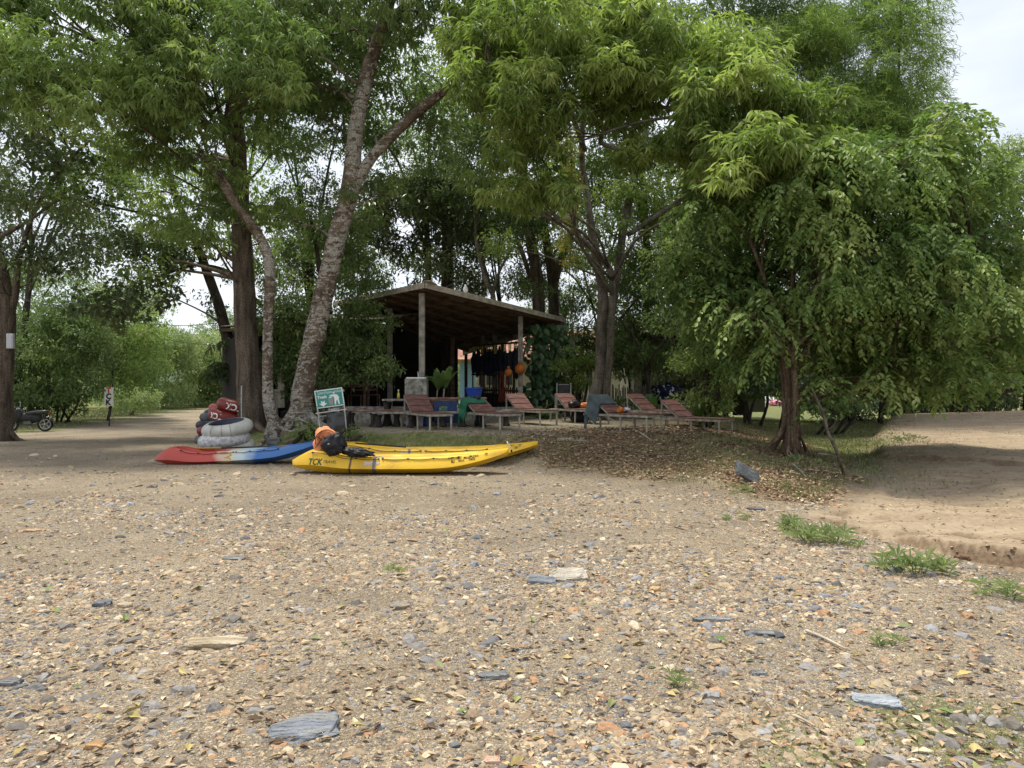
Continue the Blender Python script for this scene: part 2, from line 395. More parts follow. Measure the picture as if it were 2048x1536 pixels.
def ground_material():
    m = bpy.data.materials.new('ground'); m.use_nodes = True; n = m.node_tree; L = n.links; N = n.nodes.new
    b = n.nodes['Principled BSDF']; b.inputs['Roughness'].default_value = .92; b.inputs['Specular IOR Level'].default_value = .2
    tcn = N('ShaderNodeTexCoord'); ob = tcn.outputs['Object']
    def noise(sc, det=5, rough=.55):
        x = N('ShaderNodeTexNoise'); x.inputs['Scale'].default_value = sc; x.inputs['Detail'].default_value = det; x.inputs['Roughness'].default_value = rough
        L.new(ob, x.inputs['Vector']); return x.outputs[0]
    def ramp(src, stops, interp='LINEAR'):
        r = N('ShaderNodeValToRGB'); r.color_ramp.interpolation = interp; e = r.color_ramp.elements
        e[0].position = stops[0][0]; e[0].color = (*stops[0][1], 1); e[1].position = stops[-1][0]; e[1].color = (*stops[-1][1], 1)
        for p, c in stops[1:-1]: k = e.new(p); k.color = (*c, 1)
        L.new(src, r.inputs[0]); return r.outputs[0]
    def mix(f, a, bb, bt='MIX'):
        x = N('ShaderNodeMix'); x.data_type = 'RGBA'; x.blend_type = bt
        if isinstance(f, float): x.inputs['Factor'].default_value = f
        else: L.new(f, x.inputs['Factor'])
        for s, k in ((a, 'A'), (bb, 'B')):
            if isinstance(s, tuple): x.inputs[k].default_value = (*s, 1)
            else: L.new(s, x.inputs[k])
        return x.outputs['Result']
    def vor(sc, out='Color', feat='F1'):
        x = N('ShaderNodeTexVoronoi'); x.inputs['Scale'].default_value = sc; x.feature = feat; L.new(ob, x.inputs['Vector']); return x
    def math_(op, a, bb):
        x = N('ShaderNodeMath'); x.operation = op
        for s, k in ((a, 0), (bb, 1)):
            if isinstance(s, (float, int)): x.inputs[k].default_value = s
            else: L.new(s, x.inputs[k])
        return x.outputs[0]
    STN = [(0, (.075, .075, .08)), (.17, (.17, .17, .18)), (.32, (.22, .17, .115)), (.45, (.36, .28, .19)), (.58, (.50, .42, .31)), (.70, (.34, .20, .12)), (.80, (.60, .54, .44)), (.90, (.23, .225, .22)), (1, (.68, .62, .52))]
    v1 = vor(55); v2 = vor(120); v3 = vor(24)
    s1 = N('ShaderNodeSeparateColor'); L.new(v1.outputs['Color'], s1.inputs[0])
    s2 = N('ShaderNodeSeparateColor'); L.new(v2.outputs['Color'], s2.inputs[0])
    s3 = N('ShaderNodeSeparateColor'); L.new(v3.outputs['Color'], s3.inputs[0])
    dirt = ramp(noise(1.3, 8, .65), [(.3, (.20, .158, .105)), (.5, (.285, .23, .16)), (.7, (.36, .30, .22))])
    dirt = mix(.5, dirt, ramp(noise(30, 4), [(.35, (.18, .145, .10)), (.65, (.38, .32, .235))]))
    peb1 = ramp(s1.outputs[0], STN, 'CONSTANT'); peb2 = ramp(s2.outputs[0], STN, 'CONSTANT'); peb3 = ramp(s3.outputs[0], STN, 'CONSTANT')
    pick1 = math_('GREATER_THAN', s1.outputs[1], .28); pick2 = math_('GREATER_THAN', s2.outputs[1], .15); pick3 = math_('GREATER_THAN', s3.outputs[1], .86)
    e1 = math_('LESS_THAN', v1.outputs['Distance'], .42); e2 = math_('LESS_THAN', v2.outputs['Distance'], .45); e3 = math_('LESS_THAN', v3.outputs['Distance'], .36)
    big = ramp(noise(.55, 6, .65), [(.32, (.72, .70, .68)), (.5, (.95, .94, .92)), (.68, (1.12, 1.1, 1.05))])
    cov = ramp(noise(.8, 4), [(.38, (.35, .35, .35)), (.62, (1, 1, 1))])
    grav = mix(math_('MULTIPLY', pick2, e2), dirt, peb2)
    grav = mix(math_('MULTIPLY', math_('MULTIPLY', pick1, e1), cov), grav, peb1)
    grav = mix(math_('MULTIPLY', pick3, e3), grav, peb3)
    # field: fine silt with streaks
    mpn = N('ShaderNodeMapping'); mpn.inputs['Rotation'].default_value = (0, 0, R(-27)); mpn.inputs['Scale'].default_value = (.35, 2.6, 1); L.new(ob, mpn.inputs['Vector'])
    xn = N('ShaderNodeTexNoise'); xn.inputs['Scale'].default_value = 2.2; xn.inputs['Detail'].default_value = 8; L.new(mpn.outputs[0], xn.inputs['Vector'])
    fld = ramp(xn.outputs[0], [(.3, (.20, .15, .10)), (.48, (.285, .22, .15)), (.68, (.36, .29, .205))])
    fld = mix(.35, fld, ramp(noise(14, 6), [(.35, (.20, .15, .10)), (.65, (.38, .30, .21))]))
    lit = ramp(noise(9, 6, .7), [(.3, (.12, .08, .05)), (.5, (.24, .165, .10)), (.7, (.38, .29, .19))])
    grs = ramp(noise(5, 7, .7), [(.3, (.07, .09, .03)), (.5, (.15, .17, .06)), (.72, (.30, .26, .13))])
    ter = ramp(noise(1.1, 8, .6), [(.3, (.20, .17, .12)), (.5, (.30, .26, .19)), (.7, (.38, .33, .25))])
    a = N('ShaderNodeAttribute'); a.attribute_name = 'zones'; sc_ = N('ShaderNodeSeparateColor'); L.new(a.outputs['Color'], sc_.inputs[0])
    grav = mix(1.0, grav, big, 'MULTIPLY')
    steep_attr = N('ShaderNodeAttribute'); steep_attr.attribute_name = 'steep_mask'
    fld = mix(math_('MULTIPLY', steep_attr.outputs['Fac'], .7), fld, ramp(noise(25, 5), [(.3, (.07, .042, .024)), (.7, (.16, .10, .06))]))
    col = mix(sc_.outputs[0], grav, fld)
    col = mix(a.outputs['Alpha'], col, ter)
    nb = noise(3, 5)
    def brk(f): return N_clip(math_('ADD', f, math_('MULTIPLY', math_('SUBTRACT', nb, .5), math_('MULTIPLY', 2.4, math_('MULTIPLY', math_('SUBTRACT', 1.0, f), f)))))
    def N_clip(x):
        c = N('ShaderNodeClamp'); L.new(x, c.inputs[0]); return c.outputs[0]
    col = mix(brk(sc_.outputs[2]), col, grs)
    col = mix(brk(sc_.outputs[1]), col, lit)
    L.new(col, b.inputs['Base Color'])
    # relief
    h = math_('ADD', math_('MULTIPLY', math_('MULTIPLY', pick1, math_('SUBTRACT', .45, v1.outputs['Distance'])), .5), math_('MULTIPLY', math_('SUBTRACT', .5, v2.outputs['Distance']), .25))
    h = math_('MULTIPLY', h, math_('SUBTRACT', 1.0, sc_.outputs[0]))
    h = math_('ADD', h, math_('MULTIPLY', noise(22, 6, .6), .5))
    bp = N('ShaderNodeBump'); bp.inputs['Strength'].default_value = 1.0; bp.inputs['Distance'].default_value = .035
    L.new(h, bp.inputs['Height']); L.new(bp.outputs[0], b.inputs['Normal'])
    return m
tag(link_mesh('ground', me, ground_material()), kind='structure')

# distant hills
hv = []; hf = []
for j, dd in enumerate((0, 1)):
    for i in range(61):
        an = R(-75+150*i/60)
        r = 1500+dd*500
        hgt = 0 if dd == 0 else 55+60*fbm(np.array([i*.31+2]), np.array([1.0]), 4)[0]
        hv.append((math.sin(an)*r, math.cos(an)*r, hgt-2))
for i in range(60): hf.append((i, i+1, 61+i+1, 61+i))
b_ = MB().add(hv, hf)
m_hill = mat('hill forest', (.08, .11, .09), (.12, .15, .13), scale=.01, rough=1)
tag(b_.build('hills', m_hill, smooth=True), kind='structure')

# ---------------------------------------------------------------- gravel, litter, grass
def scatter_pts(n, y0, y1, seed, xr=.85):
    r = np.random.RandomState(seed)
    y = y0*(y1/y0)**r.rand(n)
    x = (r.rand(n)*2-1)*xr*y
    return x, y, r
def stones(name, n, y0, y1, smin, k, seed, dark=False):
    x, y, r = scatter_pts(n, y0, y1, seed)
    pdist = poly_dist(x, y)
    keep = (pdist < .15) & ((x < xb(y)-.1) | (r.rand(n) < .05))
    cl = fbm(x*.9+5+seed*3*dark, y*.9, 4); keep &= (r.rand(n) < .12+1.4*sst(.40, .56, cl))
    x, y = x[keep], y[keep]; n = len(x)
    s = smin*(1+r.pareto(1.9, n)*.6); s = np.minimum(s, smin*5.5)*(1+k*(y-y0))
    ph = (1+5**.5)/2
    base = np.array([(-1, ph, 0), (1, ph, 0), (-1, -ph, 0), (1, -ph, 0), (0, -1, ph), (0, 1, ph), (0, -1, -ph), (0, 1, -ph), (ph, 0, -1), (ph, 0, 1), (-ph, 0, -1), (-ph, 0, 1)])/1.9*1.1
    tri = np.array([(0, 11, 5), (0, 5, 1), (0, 1, 7), (0, 7, 10), (0, 10, 11), (1, 5, 9), (5, 11, 4), (11, 10, 2), (10, 7, 6), (7, 1, 8), (3, 9, 4), (3, 4, 2), (3, 2, 6), (3, 6, 8), (3, 8, 9), (4, 9, 5), (2, 4, 11), (6, 2, 10), (8, 6, 7), (9, 8, 1)])
    v = np.repeat(base[None], n, 0)*(1+(r.rand(n, 12, 3)-.5)*.7)
    v[:, :, 2] *= (.25+.4*r.rand(n))[:, None]; v[:, :, 0] *= (.8+.7*r.rand(n))[:, None]
    v *= (s*.5)[:, None, None]
    a = r.rand(n)*6.28; t = (r.rand(n)-.5)*.6
    ct, st_ = np.cos(t)[:, None], np.sin(t)[:, None]
    vx = v[:, :, 0]*ct+v[:, :, 2]*st_; vz = -v[:, :, 0]*st_+v[:, :, 2]*ct; vy = v[:, :, 1]
    ca, sa = np.cos(a)[:, None], np.sin(a)[:, None]
    W = np.stack([vx*ca-vy*sa+x[:, None], vx*sa+vy*ca+y[:, None], vz+(terrain(x, y)-s*.01)[:, None]], 2)
    fc = (tri[None]+np.arange(n)[:, None, None]*12).reshape(-1, 3)
    me = np_mesh(name, W.reshape(-1, 3), [fc])
    pal = np.array([(.15, .155, .17), (.20, .205, .215), (.095, .095, .105), (.26, .265, .27), (.33, .26, .17), (.42, .34, .235), (.24, .19, .13), (.36, .29, .20), (.36, .20, .11), (.46, .39, .28), (.28, .24, .185), (.13, .125, .12), (.31, .22, .15), (.54, .47, .36), (.36, .30, .21), (.22, .17, .12), (.28, .21, .14)])
    col = pal[r.randint(0, len(pal), n)]*(.8+.4*r.rand(n, 1)); col = (col*.84+.16*np.array([.30, .25, .18]))*np.array([.96, .93, .90])
    if dark: col = np.array([(.10, .105, .115), (.16, .165, .18), (.22, .225, .24), (.075, .075, .08)])[r.randint(0, 4, n)]*(.8+.4*r.rand(n, 1))
    pt = sst(.42, .6, fbm(x*.55+60, y*.55, 3))[:, None]; col = col*(1-pt*.25)+pt*.25*np.array([.30, .23, .15])
    add_attr(me, 'col', np.repeat(col, 12, 0))
    o = link_mesh(name, me, M_STONE)
    return tag(o, kind='stuff', cat='gravel', label='loose multicoloured gravel covering the open ground')
M_STONE = attr_mat('stone', 'col', bump=.4, bscale=45)
stones('gravel', 270000, 2.6, 11, .0085, .06, 3)
o_ = stones('gravel', 13000, 2.6, 17, .0165, .06, 5); o_['label'] = 'coarser stones and slate chips lying over the gravel'

def leaf_round(b, d, n, L, W, fold=.12, droop=.0):
    """six cornered ovate leaves"""
    s = np.cross(d, n); s /= (np.linalg.norm(s, axis=1, keepdims=True)+1e-9); L = L[:, None]; W = W[:, None]
    z = np.array([0, 0, 1.0]); pt = lambda t, w: b+d*L*t+s*W*w*.5+n*W*fold*abs(w)-z*L*droop*t*t
    V = np.stack([b, pt(.25, .85), pt(.62, .9), pt(1, 0), pt(.62, -.9), pt(.25, -.85)], 1).reshape(-1, 3); i = np.arange(len(b))*6
    return V, np.concatenate([np.stack([i, i+1, i+2, i+3], 1), np.stack([i, i+3, i+4, i+5], 1)])

def leaf_arrays(b, d, n, L, W, fold=.12, droop=.0):
    """rhombic folded leaves: b base, d direction, n normal, L length, W width -> verts, tris"""
    s = np.cross(d, n); s /= (np.linalg.norm(s, axis=1, keepdims=True)+1e-9)
    L = L[:, None]; W = W[:, None]
    mid = b+d*L*.42
    tip = b+d*L; tip[:, 2] -= (L[:, 0]*droop)
    l = mid+s*W*.5+n*W*fold; rr = mid-s*W*.5+n*W*fold
    V = np.stack([b, l, tip, rr], 1).reshape(-1, 3)
    i = np.arange(len(b))*4
    T = np.concatenate([np.stack([i, i+1, i+2], 1), np.stack([i, i+2, i+3], 1)])
    return V, T

def litter_leaves(name, x, y, size, pal, seed, label, lift=.012):
    r = np.random.RandomState(seed); n = len(x)
    b = np.stack([x, y, terrain(x, y)+lift*r.rand(n)+.004], 1)
    a = r.rand(n)*6.28; d = np.stack([np.cos(a), np.sin(a), (r.rand(n)-.35)*.5], 1); d /= np.linalg.norm(d, axis=1, keepdims=True)
    nn = np.stack([(r.rand(n)-.5)*.9, (r.rand(n)-.5)*.9, np.ones(n)], 1); nn /= np.linalg.norm(nn, axis=1, keepdims=True)
    L = size*(.6+.8*r.rand(n)); V, T = leaf_arrays(b, d, nn, L, L*(.35+.2*r.rand(n)), fold=.3*1)
    me = np_mesh(name, V, [T])
    col = np.array(pal)[r.randint(0, len(pal), n)]*(.75+.5*r.rand(n, 1)); add_attr(me, 'col', np.repeat(col, 4, 0))
    return tag(link_mesh(name, me, M_LITTER), kind='stuff', cat='leaves', label=label)
M_LITTER = attr_mat('dry leaf', 'col', bump=.0, bscale=20, rough=.7)
r_ = np.random.RandomState(11)
BR = [(.26, .17, .10), (.34, .23, .14), (.19, .12, .075), (.44, .33, .21), (.30, .20, .125), (.52, .42, .29), (.15, .10, .065), (.38, .28, .18)]
x = r_.rand(150000)*11-2.5; y = 9.5+r_.rand(150000)*9.5
d_ = poly_dist(x, y); nzz = fbm(x*1.3, y*1.3, 4)-.5
wq = np.interp(x, [-8, -5, 0, 1.0, 3.2, 5.5, 8], [1.6, 1.2, 1.2, 2.2, 4.2, 3.4, 2.6])
k = (d_ > .05) & (r_.rand(150000) < (.33*sst(.0, .25, d_/wq+nzz*.5)*sst(1.5, .8, d_/wq+nzz)*sst(-1.2, 1.2, x+nzz*2)+.01))
litter_leaves('leaf_litter', x[k], y[k], .075, BR, 1, 'brown dead leaves covering the bank below the sun loungers')
o_ = stones('slate_chips', 9000, 2.6, 15, .017, .04, 9, dark=True); o_['label'] = 'dark slate chips lying in patches over the gravel'
x, y, _ = scatter_pts(9000, 2.6, 26, 21)
litter_leaves('fallen_leaves', x, y, .05, BR+[(.36, .28, .12), (.35, .26, .15), (.12, .075, .045)], 2, 'dry leaves scattered over the gravel and the dirt field', lift=.01)
r_ = np.random.RandomState(12); x = 4+r_.rand(9000)*14; y = 6+r_.rand(9000)*24; k = (x > xb(y)+.1) & (poly_dist(x, y) < 0) & (r_.rand(9000) < .15+1.5*sst(.5, .65, fbm(x*.6, y*.6, 3)))
litter_leaves('field_litter', x[k], y[k], .045, BR+[(.10, .07, .045)], 6, 'small dry leaves and crumbs of earth strewn over the dirt field', lift=.012)
x, y, _ = scatter_pts(240, 2.6, 16, 22)
litter_leaves('fallen_leaves', x, y, .08, [(.14, .21, .06), (.16, .20, .08), (.38, .31, .12), (.24, .25, .10)], 4, 'green and yellow fresh leaves dropped on the gravel', lift=.02)

def blades(name, x, y, h, pal, seed, label, wid=.006, parent=None, spread=.5):
    r = np.random.RandomState(seed); n = len(x)
    b = np.stack([x, y, terrain(x, y)-.005], 1); a = r.rand(n)*6.28
    d = np.stack([np.cos(a)*spread*r.rand(n), np.sin(a)*spread*r.rand(n), np.ones(n)], 1); d /= np.linalg.norm(d, axis=1, keepdims=True)
    nn = np.stack([np.cos(a+.9), np.sin(a+.9), .2*np.ones(n)], 1); nn /= np.linalg.norm(nn, axis=1, keepdims=True)
    L = h*(.5+.9*r.rand(n)); V, T = leaf_arrays(b, d, nn, L, np.full(n, wid)*(.7+.6*r.rand(n)), fold=.1, droop=.25)
    me = np_mesh(name, V, [T]); add_attr(me, 'tint', np.repeat(r.rand(n), 4))
    return link_mesh(name, me, pal, parent)
M_GRASS = leaf_mat('grass blade', [(.08, .11, .04), (.14, .17, .06), (.24, .24, .10), (.36, .30, .16)], trans=.2, gain=1)
def grass_zone(name, n, xr, yr, fn, h, seed, label, wid=.007):
    r = np.random.RandomState(seed); x = xr[0]+r.rand(n)*(xr[1]-xr[0]); y = yr[0]+r.rand(n)*(yr[1]-yr[0])
    k = r.rand(n) < fn(x, y); o = blades(name, x[k], y[k], h, M_GRASS, seed, label, wid); return tag(o, label, 'grass', kind='stuff')
nzf = lambda x, y: fbm(x*1.1+40, y*1.1, 4)-.5
grass_zone('bank_grass', 120000, (-7.5, 7.5), (9.8, 17.5), lambda x, y: sst(.02, .12, poly_dist(x, y)/np.interp(x, [-8, 0, 1, 3.2, 8], [1.6, 1.2, 2.2, 4.2, 3]))*sst(.98, .5, poly_dist(x, y)/np.interp(x, [-8, 0, 1, 3.2, 8], [1.6, 1.2, 2.2, 4.2, 3]))*(.10+.8*sst(-.04, .14, nzf(x, y)))*np.interp(x, [-8, 0, 2, 4, 7], [.5, .5, .35, .8, 1.0]), .10, 31, 'short weedy grass growing on the earth bank', .010)
grass_zone('strip_grass', 90000, (5, 17), (12, 33), lambda x, y: sst(1.2, -.6, x-xb(y)+nzf(x, y)*3.5)*sst(.2, .9, x-5)*(.35+.65*sst(-.1, .1, nzf(x, y))), .09, 32, 'mown green grass between the bank and the dirt field', .014)
grass_zone('turf_patch', 22000, (.7, 3.3), (2.5, 4.3), lambda x, y: .75*sst(1.05, .35, np.hypot((x-1.85)/1.15, (y-3.2)/.75)-nzf(x*2, y*2)*.9), .022, 33, 'thin patch of turf in the near gravel at the lower right', .0035)
grass_zone('verge_grass', 60000, (-34, -15), (20, 60), lambda x, y: sst(.2, 2.0, -(x+.205*y+12.4)+nzf(x, y)*3)*.9, .10, 34, 'sunlit grass verge along the left side of the gravel road', .03)
grass_zone('field_weeds', 9000, (7, 17), (8, 26), lambda x, y: sst(.08, .2, nzf(x*.7, y*.7))*.8, .06, 35, 'sparse low weeds creeping over the dirt field', .012)
# ---------------------------------------------------------------- trees
M_BARK_PATCH = bark_mat('patchy bark', (.10, .075, .055), (.23, .185, .14), (.44, .42, .37), cover=.50, ps=7, crack=(1.5, 1.5, .9), bands=.6)
M_BARK_BROWN = bark_mat('brown bark', (.075, .06, .045), (.19, .155, .12), (.30, .28, .23), cover=.26, ps=9, crack=(2.6, 2.6, .45), bands=.2)
M_BARK_DARK = mat('dark bark', (.028, .022, .017), (.075, .06, .045), scale=7, rough=.95, bump=.9, bscale=18, stretch=(1.5, 1.5, .4))
M_BARK_GREY = bark_mat('grey bark', (.10, .09, .07), (.22, .20, .165), (.38, .37, .32), cover=.45, ps=10, crack=(1.8, 1.8, .7), bands=.3)
M_BARK_FIG = bark_mat('fig bark', (.085, .06, .042), (.21, .155, .11), (.30, .26, .20), cover=.25, ps=9, crack=(3.2, 3.2, .35))

L_BRIGHT = leaf_mat('fresh drooping leaf', [(.10, .145, .040), (.165, .225, .060), (.25, .315, .085), (.40, .45, .17)], trans=.48, gain=1.08)
L_FRESH = leaf_mat('fresh leaf', [(.07, .11, .036), (.115, .17, .05), (.175, .235, .07), (.30, .36, .13)], trans=.42)
L_MID = leaf_mat('mid green leaf', [(.06, .09, .034), (.095, .14, .048), (.14, .195, .065), (.20, .25, .09)], trans=.38)
L_DARK = leaf_mat('dark glossy leaf', [(.038, .058, .026), (.064, .092, .038), (.10, .135, .05), (.15, .18, .07)], trans=0.25, rough=.35)
L_FIG = leaf_mat('fig leaf', [(.065, .105, .032), (.105, .16, .046), (.17, .235, .07), (.32, .36, .14)], trans=.36, rough=.55, spec=.35)
L_BAMBOO = leaf_mat('bamboo leaf', [(.10, .15, .045), (.16, .23, .065), (.23, .30, .09), (.31, .38, .13)], trans=0.5)
L_FAR = leaf_mat('pale scrub leaf', [(.11, .15, .06), (.16, .21, .08), (.22, .27, .11), (.30, .34, .15)], trans=0.3, rough=.6)
L_VINE = leaf_mat('vine leaf', [(.02, .05, .02), (.04, .08, .03), (.07, .12, .045)], trans=.15, rough=.35)
L_YEL = leaf_mat('yellowing creeper leaf', [(.12, .10, .02), (.22, .20, .035), (.30, .26, .05)], trans=.4)

def catmull(pts, rads, seg=5):
    P_ = [Vector(p) for p in pts]; out = []; ro = []
    for i in range(len(P_)-1):
        a = P_[max(i-1, 0)]; b = P_[i]; c = P_[i+1]; d = P_[min(i+2, len(P_)-1)]
        for k in range(seg):
            t = k/seg
            out.append(.5*((2*b)+(c-a)*t+(2*a-5*b+4*c-d)*t*t+(3*b-a-3*c+d)*t**3)); ro.append(rads[i]*(1-t)+rads[i+1]*t)
    out.append(P_[-1]); ro.append(rads[-1])
    return out, ro

def limb(mb, pts, rads, n=12, seg=5, amp=.10, flare=0.0, seed=0):
    pts, rads = catmull(pts, rads, seg)
    base = len(mb.v); mb.tube(pts, rads, n=n)
    for j in range(len(pts)*n):
        i = j//n; k = j % n; v = Vector(mb.v[base+j]); c = pts[i]
        q = 1+amp*(mnoise.noise(v*2.3+Vector((seed, 0, 0)))+.6*mnoise.noise(v*6.0))
        if flare:
            hgt = (c-pts[0]).length
            fl = math.exp(-hgt/.35)*flare; q *= 1+fl*(.55+.45*math.sin(k*2*math.pi/n*3+seed))
        mb.v[base+j] = tuple(c+(v-c)*q)
    return pts, rads

WS = .72
def trunk_px(path, d):
    """path of (px, py, width px) at distance d (or per point 4th value)"""
    pts = []; rr = []
    for q in path:
        dd = q[3] if len(q) > 3 else d
        pts.append(P(q[0], q[1], dd)); rr.append(q[2]/F*dd/2*WS)
    return pts, rr

def fill(cx, cy, rx, ry, d0, d1, n, r0, r1, seed, sq=1.0):
    """random foliage puffs inside a pixel ellipse over a depth range"""
    r = random.Random(seed); out = []
    for _ in range(n):
        while True:
            u, v = r.uniform(-1, 1), r.uniform(-1, 1)
            if abs(u)**(2*sq)+abs(v)**(2*sq) <= 1: break
        d = r.uniform(d0, d1); p = P(cx+u*rx, cy+v*ry, d)
        out.append((p.x, p.y, p.z, r.uniform(r0, r1)))
    return out

def foliage(puffs, style, leaf, dens, seed, w=None, hi=1.0):
    """returns verts, tris, tint. dens = clusters per square metre of puff surface"""
    r = np.random.RandomState(seed)
    pf = np.array(puffs); cnt = np.maximum(1 if style == 'up' else 3, (dens*4*math.pi*pf[:, 3]**2).astype(int))
    idx = np.repeat(np.arange(len(pf)), cnt); n = len(idx)
    u = r.normal(size=(n, 3)); u /= np.linalg.norm(u, axis=1, keepdims=True)
    u[:, 2] = np.where(u[:, 2] < -.3, u[:, 2]*.6, u[:, 2])
    rad = pf[idx, 3]*(.35+.65*r.rand(n)**.5)
    c = pf[idx, :3]+u*rad[:, None]*np.array([1, 1, .72])
    ctint = r.rand(len(pf))[idx]**1.5*.6+r.rand(n)*.25
    outw = u+r.normal(size=(n, 3))*.45; outw[:, 2] += .1; outw /= np.linalg.norm(outw, axis=1, keepdims=True)
    if style == 'whorl':
        K = 8; a0 = r.rand(n)*6.28
        j = np.arange(K); ang = a0[:, None]+j[None]*2.399+r.normal(size=(n, K))*.25
        el = -(.15+1.0*r.rand(n, K)**1.2)
        d = np.stack([np.cos(ang)*np.cos(el), np.sin(ang)*np.cos(el), np.sin(el)], 2)
        d = d+outw[:, None]*.35; d /= np.linalg.norm(d, axis=2, keepdims=True)
        b = c[:, None]+outw[:, None]*(j[None, :, None]*leaf*.10-leaf*.3)
        L = leaf*(.65+.55*r.rand(n, K)); W = L*.27; dr = .22; fold = .16
    elif style == 'sprig':
        K = 10; j = np.arange(K); T = leaf*3.2
        ax = outw.copy(); ax[:, 2] -= .55; ax /= np.linalg.norm(ax, axis=1, keepdims=True)
        side = np.cross(ax, np.array([0, 0, 1.0])); side /= np.linalg.norm(side, axis=1, keepdims=True)+1e-9
        t = (j+.5)/K
        b = c[:, None]+ax[:, None]*(T*t)[None, :, None]; b[:, :, 2] -= (t**2*T*.5)[None]
        sgn = np.where(j % 2 == 0, 1, -1)
        d = ax[:, None]*.5+side[:, None]*(sgn*.9)[None, :, None]+r.normal(size=(n, K, 3))*.3; d[:, :, 2] -= .45
        d /= np.linalg.norm(d, axis=2, keepdims=True)
        L = leaf*(.7+.5*r.rand(n, K)); L = L*1.12; W = L*.54; dr = .12; fold = .14
    elif style == 'hang':        # long pendulous sprays
        K = 18; j = np.arange(K); T = leaf*(4.5+3.5*r.rand(n, 1)); t = ((j+.5)/K)[None]
        ax = outw.copy(); ax[:, 2] = np.abs(ax[:, 2])*.2; ax /= np.linalg.norm(ax, axis=1, keepdims=True)
        side = np.cross(ax, np.array([0, 0, 1.0])); side /= np.linalg.norm(side, axis=1, keepdims=True)+1e-9
        b = c[:, None]+ax[:, None]*(T*(t-.45*t**2))[:, :, None]; b[:, :, 2] -= T*(t**1.7*.95)
        sgn = np.where(j % 2 == 0, 1, -1)
        d = ax[:, None]*.25+side[:, None]*(sgn*.75)[None, :, None]+r.normal(size=(n, K, 3))*.28; d[:, :, 2] -= .75
        d /= np.linalg.norm(d, axis=2, keepdims=True)
        L = leaf*(.7+.6*r.rand(n, K)); W = L*.55; dr = .08; fold = .12
    elif style == 'tuft':        # generic small foliage
        K = 7
        d = outw[:, None]*.5+r.normal(size=(n, K, 3))*.65; d[:, :, 2] -= .2; d /= np.linalg.norm(d, axis=2, keepdims=True)
        b = c[:, None]+r.normal(size=(n, K, 3))*leaf*.55
        L = leaf*(.6+.7*r.rand(n, K)); W = L*.42; dr = .12; fold = .12
    elif style == 'up':
        K = 9; a0 = r.rand(n)*6.28; j = np.arange(K); ang = a0[:, None]+j[None]*2.399; el = .1+1.1*r.rand(n, K)
        d = np.stack([np.cos(ang)*np.cos(el), np.sin(ang)*np.cos(el), np.sin(el)], 2)
        b = c[:, None]+np.zeros((n, K, 3)); L = leaf*(.6+.6*r.rand(n, K)); W = L*.2; dr = .25; fold = .14
    elif style == 'bamboo':
        K = 12; j = np.arange(K); T = leaf*3.2; t = (j+.5)/K
        ax = outw.copy(); ax[:, 2] *= .4; ax /= np.linalg.norm(ax, axis=1, keepdims=True)
        b = c[:, None]+ax[:, None]*(T*t)[None, :, None]; b[:, :, 2] -= (t**2*T*.45)[None]
        d = ax[:, None]*.8+r.normal(size=(n, K, 3))*.55; d[:, :, 2] -= .25; d /= np.linalg.norm(d, axis=2, keepdims=True)
        L = leaf*(.7+.6*r.rand(n, K)); W = L*.13; dr = .15; fold = .05
    K_ = b.shape[1]; m_ = n*K_
    d = d.reshape(m_, 3); b = b.reshape(m_, 3)
    nn = np.cross(np.cross(d, np.array([0, 0, 1.0])+r.normal(size=(m_, 3))*.35), d); nn /= np.linalg.norm(nn, axis=1, keepdims=True)+1e-9
    V, T_ = (leaf_round if style in ('sprig', 'hang') else leaf_arrays)(b, d, nn, L.ravel(), (W if w is None else L*w).ravel(), fold=fold, droop=dr)
    tint = np.clip(np.repeat(ctint, K_)+r.rand(m_)*.25+(r.rand(m_) > .97)*.5, 0, 1)*hi
    return V, T_, np.repeat(tint, len(V)//m_)

NLEAF = 0
def crown(name, parent, sets, m, seed=0):
    """sets: list of (puffs, style, leaf, dens[, kwargs]) -> one mesh part"""
    global NLEAF
    Vs = []; Ts = []; Cs = []; off = 0
    for i, s in enumerate(sets):
        V, T, c = foliage(s[0], s[1], s[2], s[3], seed*17+i, **(s[4] if len(s) > 4 else {}))
        Vs.append(V); Ts.append(T+off); Cs.append(c); off += len(V)
    V = np.concatenate(Vs)
    if parent is not None: V = V-np.array(parent.location)
    NLEAF += len(V)//4
    me = np_mesh(name, V, [np.concatenate(Ts)]); add_attr(me, 'tint', np.concatenate(Cs))
    o = link_mesh(name, me, m, parent); return o

def branches(mb, nodes, puffs, frac, seed, r0=.035, sag=.15):
    """limbs from the trunk nodes to a share of the puffs"""
    r = random.Random(seed)
    for p in puffs:
        if r.random() > frac: continue
        q = Vector(p[:3]); cand = [a for a in nodes if a[0].z < q.z+.8] or nodes
        s = min(cand, key=lambda a: (a[0]-q).length+abs(a[0].z-(q.z-1.2))*.6)[0]
        if (s-q).length > 7: continue
        m1 = s.lerp(q, .35)+Vector((r.uniform(-.2, .2), r.uniform(-.2, .2), sag+r.uniform(-.1, .2)))
        m2 = s.lerp(q, .7)+Vector((r.uniform(-.2, .2), r.uniform(-.2, .2), sag*.5+r.uniform(-.2, .2)))
        ln = (s-q).length; a = r0*(.5+.25*ln)
        limb(mb, [s, m1, m2, q], [a, a*.75, a*.5, a*.2], n=6, seg=3, amp=.15, seed=r.random()*9)
        for _ in range(3):
            e = q+Vector((r.uniform(-1, 1), r.uniform(-1, 1), r.uniform(-.5, .8)))*p[3]
            mb.tube([m2, m2.lerp(e, .6)+Vector((0, 0, .08)), e], [a*.3, a*.2, .004], n=4, cap=False)

